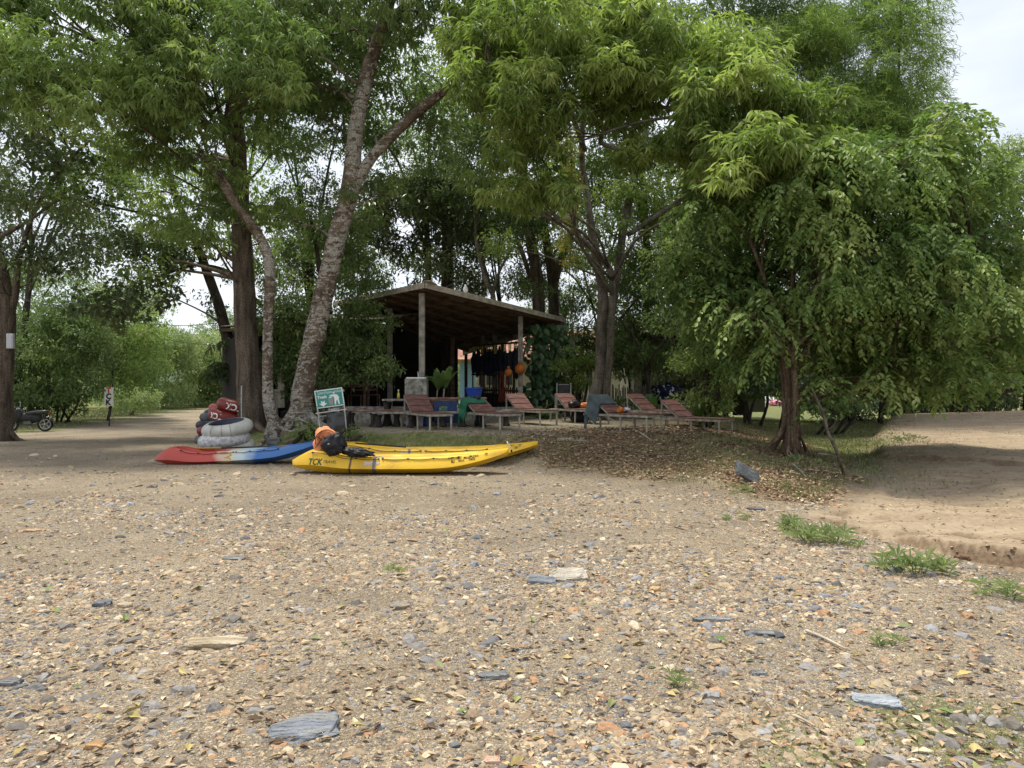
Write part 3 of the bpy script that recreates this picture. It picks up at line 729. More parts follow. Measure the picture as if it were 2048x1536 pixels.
def tree(name, label, base, stems, bark, sets, leafm, seed, cat='tree', group=None, bfrac=.35, br0=.035, flare=.9, extra=None, tname='trunk', cname='crown'):
    if flare == .9: flare = .35
    """stems: list of (pts, radii, sides) in world space"""
    t = thing(name, label, cat, base, group=group)
    mb = MB(); nodes = []
    for i, (pts, rr) in enumerate(stems):
        a, b = limb(mb, pts, rr, n=14 if rr[0] > .08 else 9, flare=flare if i == 0 else 0, seed=seed+i)
        nodes += [(p, q) for p, q in zip(a[len(a)//4:], b[len(a)//4:])]
    if bfrac > 0:
        for s in sets: branches(mb, nodes, s[0], bfrac, seed, br0)
    if extra: extra(mb)
    mb.build(tname, bark, t, smooth=True, world=True)
    crown(cname, t, sets, leafm, seed)
    return t
def roots_at(base, n, reach, th, seed):
    def f(mb):
        r = random.Random(seed)
        for k in range(n):
            a = 2*math.pi*(k+r.uniform(-.3, .3))/n; ln = reach*r.uniform(.6, 1.15)
            top = base+Vector((math.cos(a)*.10, math.sin(a)*.10, r.uniform(.22, .5))); x1, y1 = base.x+math.cos(a)*ln*.55, base.y+math.sin(a)*ln*.55; x2, y2 = base.x+math.cos(a+r.uniform(-.3, .3))*ln, base.y+math.sin(a)*ln
            limb(mb, [top, Vector((x1, y1, H(x1, y1)+th*.5)), Vector((x2, y2, H(x2, y2)-th*.6))], [th*1.5, th, th*.5], n=8, seg=5, amp=.25, seed=k)
    return f
def root(px, py): 
    g = G(px, py); return g

# main speckled tree in front of the hut
b1 = GD(600, 18.6)
D = 18.6
st = [trunk_px([(597, 884, 74), (600, 850, 66), (606, 780, 60), (625, 690, 56), (650, 580, 54), (675, 470, 52), (700, 380, 50), (713, 250, 42), (740, 130, 38), (775, 20, 32), (800, -120, 28, 18.2), (820, -300, 20, 18)], D),
      trunk_px([(700, 392, 34), (730, 335, 30), (765, 290, 30), (830, 228, 28), (900, 172, 24, 18.3), (965, 120, 20, 18), (1030, 40, 15, 17.6), (1080, -60, 10, 17)], D),
      trunk_px([(765, 60, 26), (800, 22, 24), (850, -10, 20), (930, -60, 14, 18)], D)]
tree('speckled_tree', 'tall pale and brown speckled trunk forking into a V in front of the hut', b1, st, M_BARK_PATCH,
     [(fill(800, -10, 360, 110, 17.2, 20, 36, .6, 1.1, 1), 'whorl', .19, 7),
      (fill(650, 260, 150, 220, 19.2, 21.5, 22, .45, .75, 2), 'whorl', .17, 6.0),
      (fill(800, 140, 190, 150, 19, 22, 34, .45, .8, 5), 'tuft', .16, 7),
      (fill(640, 120, 130, 130, 19, 22, 18, .45, .8, 6), 'tuft', .16, 7),
      (fill(840, 380, 110, 60, 19, 21, 3, .4, .6, 3), 'whorl', .17, 5),
      (fill(720, 400, 40, 30, 17.8, 18.2, 2, .22, .34, 4), 'whorl', .17, 7)], L_MID, 1, bfrac=.3, extra=roots_at(b1, 7, 1.0, .085, 1))

# big straight trunk behind it
D = 20.4; b2 = GD(508, D)
st = [trunk_px([(508, 884, 86), (505, 850, 76), (500, 780, 70), (495, 700, 62), (487, 560, 58), (481, 430, 50), (476, 300, 44), (466, 170, 38), (478, 60, 34), (488, -60, 28), (500, -200, 20)], D),
      trunk_px([(480, 60, 22), (530, 20, 22), (580, 8, 20), (640, 22, 14), (690, 45, 12), (760, 58, 7)], D-.4),
      trunk_px([(468, 330, 16), (440, 260, 13), (380, 190, 10), (300, 150, 7)], D-.8)]
tree('straight_tree', 'thick straight brown trunk behind the stacked tubes, left of the slim curved trunk', b2, st, M_BARK_BROWN,
     [(fill(230, 90, 380, 175, 15.8, 19.5, 84, .5, .95, 11), 'whorl', .20, 8.0),
      (fill(250, -200, 420, 120, 18.5, 21, 12, .7, 1.1, 12), 'whorl', .22, 4),
      (fill(420, 330, 170, 170, 18.2, 21, 32, .45, .8, 13), 'whorl', .18, 7.5),
      (fill(330, 400, 220, 150, 21.5, 26, 44, .5, .85, 17), 'tuft', .16, 5.5),
      (fill(430, 455, 70, 40, 17.6, 18.6, 3, .35, .5, 14), 'whorl', .18, 7.5),
      (fill(640, 110, 120, 90, 21, 23, 9, .5, .9, 15), 'tuft', .17, 6),
      (fill(560, 560, 90, 110, 21.5, 22.5, 8, .5, .8, 16), 'tuft', .12, 10)], L_FRESH, 2, bfrac=.3, extra=roots_at(b2, 7, 1.1, .10, 2))

# slim curved trunk
D = 18.2; b3 = GD(548, D)
st = [trunk_px([(552, 880, 42), (548, 850, 34), (536, 790, 30), (536, 650, 28), (540, 560, 29), (532, 500, 28), (500, 445, 26), (470, 408, 22), (430, 345, 16), (395, 300, 10)], D),
      trunk_px([(474, 410, 15), (462, 380, 13), (440, 340, 9), (430, 290, 5)], D)]
tree('slim_curved_tree', 'slim grey and brown trunk curving to the left between the two thick trunks', b3, st, M_BARK_PATCH,
     [(fill(430, 300, 60, 50, 17.6, 18.6, 4, .35, .55, 21), 'whorl', .18, 6)], L_MID, 3, bfrac=.5, extra=roots_at(b3, 5, .7, .05, 3))

# dark leaning tree with ferns
D = 24.5; b4 = GD(470, D)
st = [trunk_px([(474, 850, 34), (466, 760, 32), (460, 700, 32), (440, 620, 28), (420, 560, 26), (390, 480, 20), (350, 390, 18), (335, 330, 16), (300, 305, 14), (230, 322, 14), (185, 310, 9)], D),
      trunk_px([(462, 700, 26), (490, 640, 20), (505, 560, 14), (500, 480, 10)], D),
      trunk_px([(228, 322, 8), (232, 280, 7), (246, 230, 5)], D),
      trunk_px([(520, 610, 9), (470, 550, 9), (400, 530, 9), (340, 545, 7), (290, 570, 5)], D-1.5)]
tree('dark_leaning_tree', 'dark, almost black trunk leaning left with long bare limbs and hanging ferns', b4, st, M_BARK_DARK,
     [(fill(235, 560, 110, 100, 22, 26, 16, .45, .8, 31), 'tuft', .20, 4.6, dict(w=.6)),
      (fill(120, 330, 160, 80, 23, 26, 15, .5, .8, 32), 'tuft', .19, 4.6, dict(w=.6)),
      (fill(330, 500, 80, 50, 23, 25, 6, .4, .7, 33), 'tuft', .19, 4.2, dict(w=.6)),
      (fill(450, 735, 30, 55, 23.6, 24.2, 5, .3, .42, 34), 'whorl', .34, 6, dict(w=.2)),
      (fill(425, 600, 35, 40, 23.8, 24.6, 3, .25, .4, 35), 'tuft', .14, 6)], L_DARK, 4, bfrac=.35, br0=.03)

# left edge trunk
D = 22.5; b5 = GD(4, D)
st = [trunk_px([(2, 905, 66), (4, 860, 54), (8, 780, 46), (12, 700, 42), (14, 620, 40), (6, 560, 36), (-12, 470, 30), (-30, 360, 26), (-40, 200, 20)], D),
      trunk_px([(14, 640, 28), (30, 590, 20), (38, 520, 15), (70, 420, 12), (120, 340, 9), (180, 280, 6)], D),
      trunk_px([(-10, 480, 12), (60, 440, 9), (130, 395, 8), (200, 420, 5)], D-.5)]
tree('edge_tree', 'rough brown trunk at the left edge of the picture, beside the motorbike', b5, st, M_BARK_BROWN,
     [(fill(60, 470, 140, 110, 20, 25, 16, .5, .85, 41), 'tuft', .18, 5.5),
      (fill(40, 300, 150, 100, 20, 24, 14, .5, .9, 42), 'tuft', .20, 5.0, dict(w=.5)),
      (fill(-40, 90, 110, 200, 19, 24, 12, .8, 1.2, 43), 'whorl', .20, 4),
      (fill(-20, 620, 50, 80, 24, 26, 5, .5, .8, 44), 'tuft', .16, 6)], L_DARK, 5, bfrac=.35, extra=roots_at(b5, 5, .8, .08, 5))

# dark layered tree behind the forked trunk
D = 21.3; b6 = GD(640, D)
st = [trunk_px([(640, 850, 20), (642, 760, 18), (655, 660, 16), (640, 540, 12), (620, 430, 8)], D), trunk_px([(645, 700, 12), (690, 640, 9), (740, 610, 6)], D)]
tree('layered_tree', 'small dark tree with flat leafy layers hiding the left end of the hut roof', b6, st, M_BARK_DARK,
     [(fill(640, 620, 85, 190, 20.6, 22.2, 30, .5, .85, 51), 'tuft', .13, 13),
      (fill(730, 690, 55, 80, 19.9, 20.9, 13, .3, .5, 52), 'tuft', .11, 22),
      (fill(700, 560, 60, 80, 20.2, 21, 8, .35, .55, 53), 'tuft', .11, 18),
      (fill(560, 700, 50, 110, 20.9, 22, 10, .4, .6, 54), 'tuft', .12, 14),
      (fill(640, 770, 70, 30, 20.9, 21.6, 5, .35, .5, 55), 'tuft', .12, 14)], L_MID, 6, bfrac=.3, br0=.02)

# centre trees behind the hut
D = 27.0; b7 = GD(893, 29)
st = [trunk_px([(893, 830, 34), (893, 620, 32), (895, 500, 30), (888, 440, 24), (850, 400, 14), (810, 370, 8)], 29), trunk_px([(893, 500, 18), (905, 420, 14), (900, 300, 10)], 29)]
tree('dark_evergreen_tree', 'very dark glossy leaved tree rising directly behind the peak of the hut roof', b7, st, M_BARK_DARK,
     [(fill(850, 460, 130, 110, 27, 31, 54, .5, .9, 61), 'tuft', .23, 6.5, dict(w=.34)),
      (fill(790, 370, 60, 40, 27, 29, 6, .45, .7, 62), 'tuft', .22, 5, dict(w=.34)),
      (fill(980, 540, 50, 70, 28, 31, 8, .5, .8, 63), 'tuft', .2, 5.5, dict(w=.34))], L_DARK, 7, bfrac=.3)
b8 = GD(985, 27)
st = [trunk_px([(990, 820, 15), (988, 610, 15), (972, 560, 14), (952, 470, 12), (960, 390, 11), (970, 300, 9), (1000, 180, 6)], 27), trunk_px([(986, 590, 9), (1000, 540, 8), (1035, 480, 6)], 27)]
tree('slender_tree', 'slender grey trunk with a kink, standing just above the right slope of the hut roof', b8, st, M_BARK_GREY,
     [(fill(980, 300, 110, 180, 25, 29, 26, .55, .95, 71), 'tuft', .15, 6.5),
      (fill(930, 150, 110, 140, 24, 28, 18, .6, 1.0, 72), 'tuft', .15, 6)], L_MID, 8, bfrac=.3)
b9 = GD(1075, 28)
st = [trunk_px([(1080, 860, 44), (1076, 760, 40), (1078, 640, 37), (1072, 540, 33), (1052, 420, 29), (1047, 300, 26), (1072, 180, 23), (1085, 40, 20), (1090, -120, 18)], 28),
      trunk_px([(1112, 840, 36, 28.8), (1110, 700, 32, 28.8), (1105, 560, 30, 28.8), (1090, 460, 22, 28.8), (1088, 330, 16, 28.8)], 28),
      trunk_px([(1108, 560, 28), (1130, 500, 18), (1160, 430, 10)], 28.6), trunk_px([(1062, 560, 14), (1030, 470, 12), (980, 400, 8), (955, 380, 5)], 27.6)]
tree('thick_tree', 'thick double trunk wrapped in creepers, at the right slope of the hut roof', b9, st, M_BARK_BROWN,
     [(fill(1110, 260, 230, 260, 25.5, 30, 66, .6, 1.1, 81), 'tuft', .16, 6.2),
      (fill(1080, -150, 260, 150, 25, 30, 20, 1.0, 1.6, 82), 'tuft', .22, 2.5),
      (fill(1080, 520, 60, 80, 27, 27.6, 5, .3, .5, 83), 'tuft', .13, 8)], L_MID, 9, bfrac=.3)

# forked mossy tree behind the loungers, with the bright spreading crown
D = 22.0; b10 = GD(1200, D)
st = [trunk_px([(1183, 838, 50), (1193, 790, 40), (1202, 740, 34), (1203, 660, 32), (1206, 590, 28), (1190, 500, 22), (1178, 420, 19), (1165, 330, 16), (1165, 260, 16, 21), (1175, 160, 13, 20), (1180, 40, 10, 19)], D),
      trunk_px([(1212, 800, 20), (1220, 700, 20), (1224, 620, 18), (1222, 548, 18), (1195, 505, 17), (1160, 475, 14), (1147, 440, 14), (1145, 390, 10), (1150, 350, 7)], D-.2),
      trunk_px([(1225, 620, 18), (1236, 540, 22), (1250, 440, 22), (1270, 350, 20), (1285, 300, 16), (1300, 200, 12)], 23.5),
      trunk_px([(1275, 330, 14), (1240, 300, 14, 20), (1200, 280, 12, 18), (1250, 225, 13, 17), (1330, 215, 11, 16.4), (1420, 230, 9, 15.8), (1520, 240, 7, 15)], 22),
      trunk_px([(1170, 300, 14, 20), (1140, 230, 13, 18.6), (1080, 195, 15, 17.4), (1020, 165, 13, 16.5), (960, 150, 6, 16)], 20),
      trunk_px([(1170, 200, 9, 20), (1190, 130, 8, 17.5), (1240, 60, 7, 16)], 20),
      trunk_px([(1255, 470, 14, 23), (1330, 420, 13, 23), (1400, 370, 10, 23)], 23)]
pf_near = (fill(1150, 110, 230, 150, 14.6, 18.5, 46, .42, .8, 101)+fill(1330, 110, 150, 130, 14.6, 17.5, 26, .4, .75, 102)+fill(1480, 260, 140, 80, 14.0, 15.6, 22, .38, .62, 103)
           +fill(1340, 300, 100, 60, 15.5, 17.2, 9, .35, .55, 104)+fill(1030, 290, 75, 40, 15.4, 16.4, 6, .35, .5, 105)+fill(1110, 370, 50, 25, 15.2, 15.8, 2, .3, .4, 106)
           +fill(1560, 330, 130, 90, 13.0, 14.4, 24, .32, .5, 107)+fill(1480, 350, 110, 70, 14.3, 15.6, 14, .32, .55, 113)+fill(1510, 190, 150, 110, 13.8, 16.2, 30, .35, .6, 114)+fill(1030, 330, 110, 80, 15.6, 17.4, 11, .35, .55, 115)+fill(960, 90, 70, 100, 15.5, 17.5, 9, .4, .6, 116)+fill(1080, 180, 120, 60, 15, 16.2, 9, .38, .6, 108))
tree('spreading_tree', 'mossy forked trunk behind the loungers whose bright drooping crown fills the upper middle', b10, st, M_BARK_GREY,
     [(pf_near, 'whorl', .215, 8.5),
      (fill(1250, -150, 380, 90, 17.5, 20, 12, .7, 1.1, 109), 'whorl', .22, 4),
      (fill(1300, 420, 130, 140, 22.5, 26, 34, .55, .95, 110), 'tuft', .15, 7.5),
      (fill(1110, 440, 130, 130, 22.5, 26, 16, .45, .8, 112), 'tuft', .15, 7),
      (fill(1180, 560, 60, 60, 23, 25, 5, .4, .6, 111), 'tuft', .13, 7)], L_BRIGHT, 10, bfrac=.45, br0=.025, extra=roots_at(b10, 6, .9, .08, 4))
cr = thing('hanging_creeper', 'yellowing creeper hanging in a column beside the forked mossy trunk', 'creeper', P(1140, 560, 21.2))
mb = MB(); mb.tube([P(1140, 250, 21.2), P(1146, 400, 21.2), P(1138, 560, 21.2), P(1150, 700, 21.2)], .012, n=5); mb.build('stem', M_BARK_BROWN, cr, world=True)
crown('foliage', cr, [([tuple(P(1140+random.Random(i).uniform(-14, 14), 270+i*16, 21.2))+(.24,) for i in range(17)], 'tuft', .07, 32)], L_YEL, 60)

# layered tree and shrubs behind the right loungers
b11 = GD(1400, 24.5)
st = [trunk_px([(1398, 850, 24), (1396, 780, 22), (1390, 700, 20), (1370, 600, 16), (1350, 500, 12)], 24.5), trunk_px([(1395, 740, 12), (1340, 690, 10), (1270, 660, 6)], 24), trunk_px([(1300, 820, 12), (1292, 740, 12), (1270, 680, 9), (1240, 640, 5)], 23.5)]
tree('broad_layered_tree', 'broad shady tree with flat green layers above the rightmost loungers', b11, st, M_BARK_DARK,
     [(fill(1310, 640, 95, 110, 23.5, 27, 34, .5, .85, 121), 'tuft', .13, 11),
      (fill(1270, 700, 60, 50, 23, 24.5, 9, .35, .55, 122), 'tuft', .12, 13),
      (fill(1390, 560, 70, 150, 20, 25, 28, .5, .8, 123), 'tuft', .13, 9)], L_MID, 11, bfrac=.25)
b12 = GD(1420, 19.5)
st = [trunk_px([(1416, 862, 20), (1414, 780, 18), (1410, 690, 14), (1400, 600, 8)], 19.5), trunk_px([(1425, 850, 10), (1440, 760, 8), (1450, 700, 5)], 19.3)]
tree('bushy_sapling', 'bushy dark sapling standing right behind the rightmost lounger', b12, st, M_BARK_DARK,
     [(fill(1415, 740, 48, 110, 18.9, 20.0, 26, .28, .5, 131), 'tuft', .105, 20), (fill(1420, 820, 36, 25, 18.9, 19.6, 4, .25, .35, 132), 'tuft', .10, 16)], L_FIG, 12, bfrac=.2, br0=.015)

# the big fig on the right
D = 14.4; b13 = GD(1580, D)
def fig_roots(mb):
    r = random.Random(5)
    for k, (a, ln, th) in enumerate(((3.3, .62, .05), (2.9, .40, .045), (4.2, .30, .035), (4.8, .26, .04), (5.5, .30, .035), (6.1, .34, .03), (.6, .3, .03), (1.8, .3, .03))):
        top = P(1580, 800, D)+Vector((math.cos(a)*.10, math.sin(a)*.10, r.uniform(-.2, .1)))
        bx, by = b13.x+math.cos(a)*ln, b13.y+math.sin(a)*ln
        foot = Vector((bx, by, H(bx, by)-.06)); mid = top.lerp(foot, .5)+Vector((-math.cos(a)*ln*.32, -math.sin(a)*ln*.32, -.05))
        limb(mb, [top, mid, foot], [th*.8, th*1.1, th*.8], n=8, seg=5, amp=.25, seed=k)
st = [trunk_px([(1580, 905, 40), (1580, 860, 30), (1580, 800, 27), (1576, 740, 25), (1564, 690, 19), (1548, 630, 16), (1530, 560, 12), (1500, 480, 8)], D),
      trunk_px([(1594, 900, 22), (1592, 820, 20), (1588, 730, 19), (1592, 680, 17), (1610, 620, 15), (1640, 550, 13), (1665, 480, 12), (1690, 380, 7)], D-.12),
      trunk_px([(1570, 880, 16), (1569, 800, 15), (1570, 720, 13), (1580, 650, 12), (1585, 560, 14), (1590, 450, 10), (1600, 340, 6)], D+.15),
      trunk_px([(1588, 740, 16), (1618, 690, 15), (1660, 640, 13), (1740, 590, 11), (1850, 540, 9), (1950, 500, 7)], D),
      trunk_px([(1585, 700, 14), (1640, 650, 12), (1700, 640, 10), (1790, 650, 7)], D-.4),
      trunk_px([(1575, 700, 14), (1520, 640, 12), (1450, 600, 8), (1400, 560, 5)], D+.4)]
fsets = [(fill(1700, 480, 330, 185, 14.0, 17.5, 92, .42, .8, 141, 1.2), 'sprig', .11, 9.0, dict(hi=.6)),
         (fill(1720, 440, 170, 130, 12.8, 13.9, 24, .3, .5, 142), 'hang', .095, 7.5),
         (fill(1800, 590, 190, 100, 13.0, 15.0, 36, .35, .62, 143), 'hang', .095, 6.5),
         (fill(1960, 520, 120, 190, 13.2, 16.5, 26, .4, .65, 144), 'sprig', .11, 9),
         (fill(1480, 600, 110, 120, 14.4, 16.5, 26, .4, .65, 145), 'sprig', .11, 9, dict(hi=.6)),
         (fill(1490, 600, 50, 40, 12.9, 13.3, 4, .22, .34, 146), 'hang', .10, 9), (fill(1660, 330, 90, 50, 13.0, 13.6, 7, .25, .4, 155), 'hang', .12, 7),
         (fill(1890, 290, 80, 75, 14.2, 15.6, 14, .3, .5, 147), 'sprig', .12, 9),
         (fill(1650, 770, 40, 60, 13.6, 14.2, 5, .16, .28, 148), 'sprig', .10, 16),
         (fill(1560, 650, 60, 60, 13.4, 13.9, 6, .2, .3, 149), 'hang', .115, 8),
         (fill(1880, 740, 130, 30, 13.4, 15.4, 12, .3, .45, 150), 'sprig', .115, 10),
         (fill(1850, 690, 200, 90, 15.5, 17.5, 34, .45, .75, 152), 'sprig', .12, 8),
         (fill(1690, 640, 110, 90, 14.6, 16, 18, .35, .6, 153), 'sprig', .12, 9),
         (fill(1420, 520, 70, 130, 14.6, 16, 14, .35, .55, 154), 'sprig', .12, 9),
         (fill(2110, 480, 60, 200, 16, 18, 8, .5, .8, 151), 'sprig', .12, 6)]
tree('weeping_fig_tree', 'big fig tree on the right with ropy root-wrapped trunk and hanging glossy leaf sprays', b13, st, M_BARK_FIG, fsets, L_FIG, 13, bfrac=.35, br0=.02, flare=.5, extra=fig_roots)

# bamboo beyond the fig
b14 = GD(1790, 27)
bt = thing('bamboo_clump', 'tall feathery bamboo rising above the fig against the open sky', 'bamboo', b14)
mb = MB(); r = random.Random(3)
for cx, top, lean in ((1795, -140, 30), (1690, 60, 0), (1600, 120, -40)):
    a, rr = trunk_px([(1740+(cx-1740)*.5, 830, 9), (cx-6, 500, 8), (cx, 260, 7), (cx+lean*.3, top+120, 5), (cx+lean, top, 2)], 27+r.uniform(-1, 1)); limb(mb, a, rr, n=6, amp=.03)
mb.build('culm', M_BARK_DARK, bt, smooth=True, world=True)
tiers = []
for i in range(22):
    yy = -40+i*17; rr_ = random.Random(i)
    for dx in (-1, -.45, .1, .6, 1): tiers.append(tuple(P(1812+dx*(34+30*((i*7) % 5)/4)+rr_.uniform(-8, 8), yy+abs(dx)*16+rr_.uniform(-4, 4), 26.4+rr_.uniform(-.9, .9)))+(rr_.uniform(.20, .36),))
crown('foliage', bt, [(tiers, 'bamboo', .20, 15),
                      (fill(1740, 60, 60, 170, 27, 29.5, 24, .4, .75, 161), 'bamboo', .20, 13),
                      (fill(1750, 230, 130, 90, 25.5, 28.5, 34, .5, .9, 162), 'bamboo', .20, 13),
                      (fill(1600, 130, 90, 90, 26, 29, 28, .5, .9, 163), 'bamboo', .20, 13),
                      (fill(1780, -120, 90, 80, 25.5, 28.5, 8, .8, 1.2, 164), 'bamboo', .22, 4),
                      (fill(1850, 180, 22, 150, 26, 28, 12, .2, .4, 165), 'bamboo', .20, 9)], L_BAMBOO, 14)
b15 = GD(1480, 30)
st = [trunk_px([(1480, 830, 40), (1470, 500, 34), (1440, 200, 26), (1420, 60, 18), (1470, 30, 18), (1520, 45, 15), (1570, 35, 10), (1640, 20, 6)], 30), trunk_px([(1480, 100, 12), (1530, 85, 10), (1600, 62, 8), (1640, 60, 5)], 28.5)]
tree('tall_back_tree', 'tall tree with a sparse high crown between the bright crown and the bamboo', b15, st, M_BARK_DARK,
     [(fill(1530, 20, 200, 80, 27, 30.5, 40, .5, .95, 171), 'tuft', .19, 7, dict(w=.25)), (fill(1500, -160, 260, 100, 27, 31, 16, 1, 1.4, 172), 'tuft', .22, 2.6),
      (fill(1560, 200, 120, 60, 29, 31, 10, .6, .9, 173), 'tuft', .16, 6)], L_MID, 15, bfrac=.3)
b16 = GD(2060, 30)
st = [trunk_px([(2060, 830, 30), (2050, 600, 26), (2030, 420, 16), (2010, 330, 8)], 30)]
tree('light_edge_tree', 'light green feathery tree at the right edge behind the fig', b16, st, M_BARK_DARK,
     [(fill(2010, 350, 70, 70, 28, 32, 30, .5, .85, 181), 'tuft', .14, 7),
      (fill(2000, 600, 120, 120, 28, 32, 40, .6, .95, 183), 'tuft', .14, 6)], L_FAR, 16, bfrac=.2)

# scrub wall behind the dirt field and fill behind everything
def scrub(name, label, cx, cy, rx, ry, d0, d1, n, r0, r1, leaf, dens, m, seed, cat='shrub', group=None, style='tuft', w=None, bx=None):
    base = GD(cx if bx is None else bx, (d0+d1)/2)
    pf = fill(cx, cy, rx, ry, d0, d1, n, r0, r1, seed)
    t = thing(name, label, cat, base, group=group); mb = MB(); r = random.Random(seed)
    if cat == 'tree':
        cen = Vector((sum(p[0] for p in pf)/n, sum(p[1] for p in pf)/n, sum(p[2] for p in pf)/n)); tp = base.lerp(cen, .75); tp.x = base.x+(cen.x-base.x)*.4
        hh = (cen-base).length; rr0 = .03+.009*hh
        limb(mb, [base+Vector((0, 0, -.1)), base.lerp(tp, .5)+Vector((.15, 0, 0)), tp], [rr0*1.2, rr0, rr0*.7], n=8, seg=5)
        for k in range(6):
            q = Vector(r.choice(pf)[:3]); limb(mb, [base.lerp(tp, r.uniform(.55, 1)), tp.lerp(q, .5)+Vector((0, 0, .3)), q], [rr0*.5, rr0*.35, .02], n=6, seg=4)
    for k in range(0 if cat == 'tree' else 4):
        q = Vector(r.choice(pf)[:3]); b = base+Vector((r.uniform(-.4, .4), r.uniform(-.4, .4), -.05))
        limb(mb, [b, b.lerp(q, .5)+Vector((r.uniform(-.3, .3), 0, .1)), q], [.06, .045, .02], n=6, seg=4)
    mb.build('trunk', M_BARK_DARK, t, smooth=True, world=True)
    crown('crown', t, [(pf, style, leaf, dens, dict(w=w) if w else {})], m, seed)
    return t
g = 'dark shrubs behind the dirt field'
for i, (cx, cy, rx, ry, dd, lb) in enumerate([(1700, 770, 70, 50, 29, 'dark tangled shrub nearest the fig trunk, behind the dirt field'), (1800, 775, 70, 50, 31, 'dark tangled shrub behind the dirt field, second from the fig trunk'),
        (1900, 775, 70, 50, 33, 'dark tangled shrub behind the dirt field, left of the bent dark trunk'), (2010, 770, 80, 50, 34, 'dark tangled shrub behind the dirt field at the right edge')]):
    scrub('shrub', lb, cx, cy+8, rx+15, ry+8, dd-1, dd+2, 26, .6, 1.0, .16, 7, L_DARK, 200+i, group=g)
bt_ = thing('bent_tree', 'dark trunk bending left across the scrub at the far right edge of the dirt field', 'tree', GD(1930, 31))
mb = MB()
for pth in ([(1925, 835, 22), (1940, 790, 24), (1965, 765, 20), (2010, 740, 15), (2080, 700, 10)], [(1945, 790, 14), (1990, 790, 12), (2060, 765, 8)]):
    a, rr = trunk_px(pth, 31); limb(mb, a, rr, n=9)
mb.build('trunk', M_BARK_DARK, bt_, smooth=True, world=True)
crown('crown', bt_, [(fill(2080, 690, 60, 40, 26, 28, 7, .5, .8, 210), 'tuft', .15, 5)], L_DARK, 61)
scrub('shrub', 'dark low shrub on the slope just right of the fig trunk', 1660, 795, 70, 28, 22.5, 24, 14, .45, .7, .12, 9, L_DARK, 226)
scrub('tree', 'dense dark tree filling the gap behind the fig trunk', 1560, 660, 130, 110, 24, 28, 34, .7, 1.1, .16, 5.5, L_DARK, 220, 'tree')
scrub('tree', 'dense green tree behind the upper left of the fig', 1450, 430, 120, 150, 25, 29, 34, .8, 1.2, .16, 5.0, L_MID, 221, 'tree')
scrub('tree', 'dense tree standing behind the middle of the fig crown', 1760, 500, 190, 170, 25, 29, 60, .8, 1.3, .16, 4.0, L_DARK, 222, 'tree')
scrub('tree', 'sunlit scrub tree just behind the grass left of the dirt field', 1590, 770, 60, 40, 30, 33, 10, .6, .9, .15, 6, L_FAR, 223, 'tree')

# left background
scrub('tree', 'leafy tree with a dark crooked stem behind the motorbike', 90, 700, 130, 110, 33, 38, 40, .9, 1.4, .20, 4.6, L_MID, 230, 'tree')
scrub('tree', 'leafy tree right behind the roadside letter sign', 215, 700, 100, 90, 36, 42, 36, .9, 1.3, .20, 4.6, L_FIG, 231, 'tree')
scrub('tree', 'high pale tree crown seen through the gap at the left edge', 60, 590, 120, 80, 42, 48, 22, 1.0, 1.5, .22, 3.4, L_MID, 232, 'tree')
scrub('bush', 'yellow green bush beside the road right of the letter sign', 265, 800, 60, 28, 44, 47, 14, .6, .9, .16, 8, L_FAR, 233, 'bush')
scrub('bush', 'rounded bush behind the verge between the motorbike and the letter sign', 130, 795, 60, 32, 36, 38, 14, .5, .8, .15, 8, L_MID, 234, 'bush')
scrub('bush', 'low dark bush directly behind the motorbike', 45, 790, 55, 35, 35, 37, 12, .5, .8, .15, 8, L_DARK, 239, 'bush')
scrub('tree', 'pale green feathery tree left of the end of the road', 300, 735, 80, 75, 55, 62, 40, 1.1, 1.8, .22, 3.6, L_FAR, 235, 'tree')
scrub('tree', 'pale green feathery tree where the road disappears', 390, 735, 75, 65, 60, 68, 40, 1.2, 1.9, .22, 3.6, L_FAR, 236, 'tree')
scrub('tree', 'pale green tree right behind the pile of red tubes', 460, 720, 70, 90, 64, 72, 30, 1.4, 2.0, .24, 3.0, L_FAR, 237, 'tree')
scrub('tree', 'tall pale tree behind the letter sign', 240, 640, 80, 60, 50, 56, 22, 1.0, 1.6, .22, 3.4, L_FAR, 238, 'tree')
def far_row():
    """far wood behind everything"""
    r = random.Random(77); pf = []
    for i in range(230):
        a = R(r.uniform(-42, 42)); d = r.uniform(74, 100); pf.append((math.tan(a)*d, d, r.uniform(0, 5.5)*(1 if abs(a) < 5 else 1), r.uniform(1.8, 3.2)))
    o = crown('distant_wood', None, [(pf, 'tuft', .5, .9)], L_FAR, 90)
    tag(o, 'pale distant wood closing the view behind all the trees', 'wood', kind='stuff')
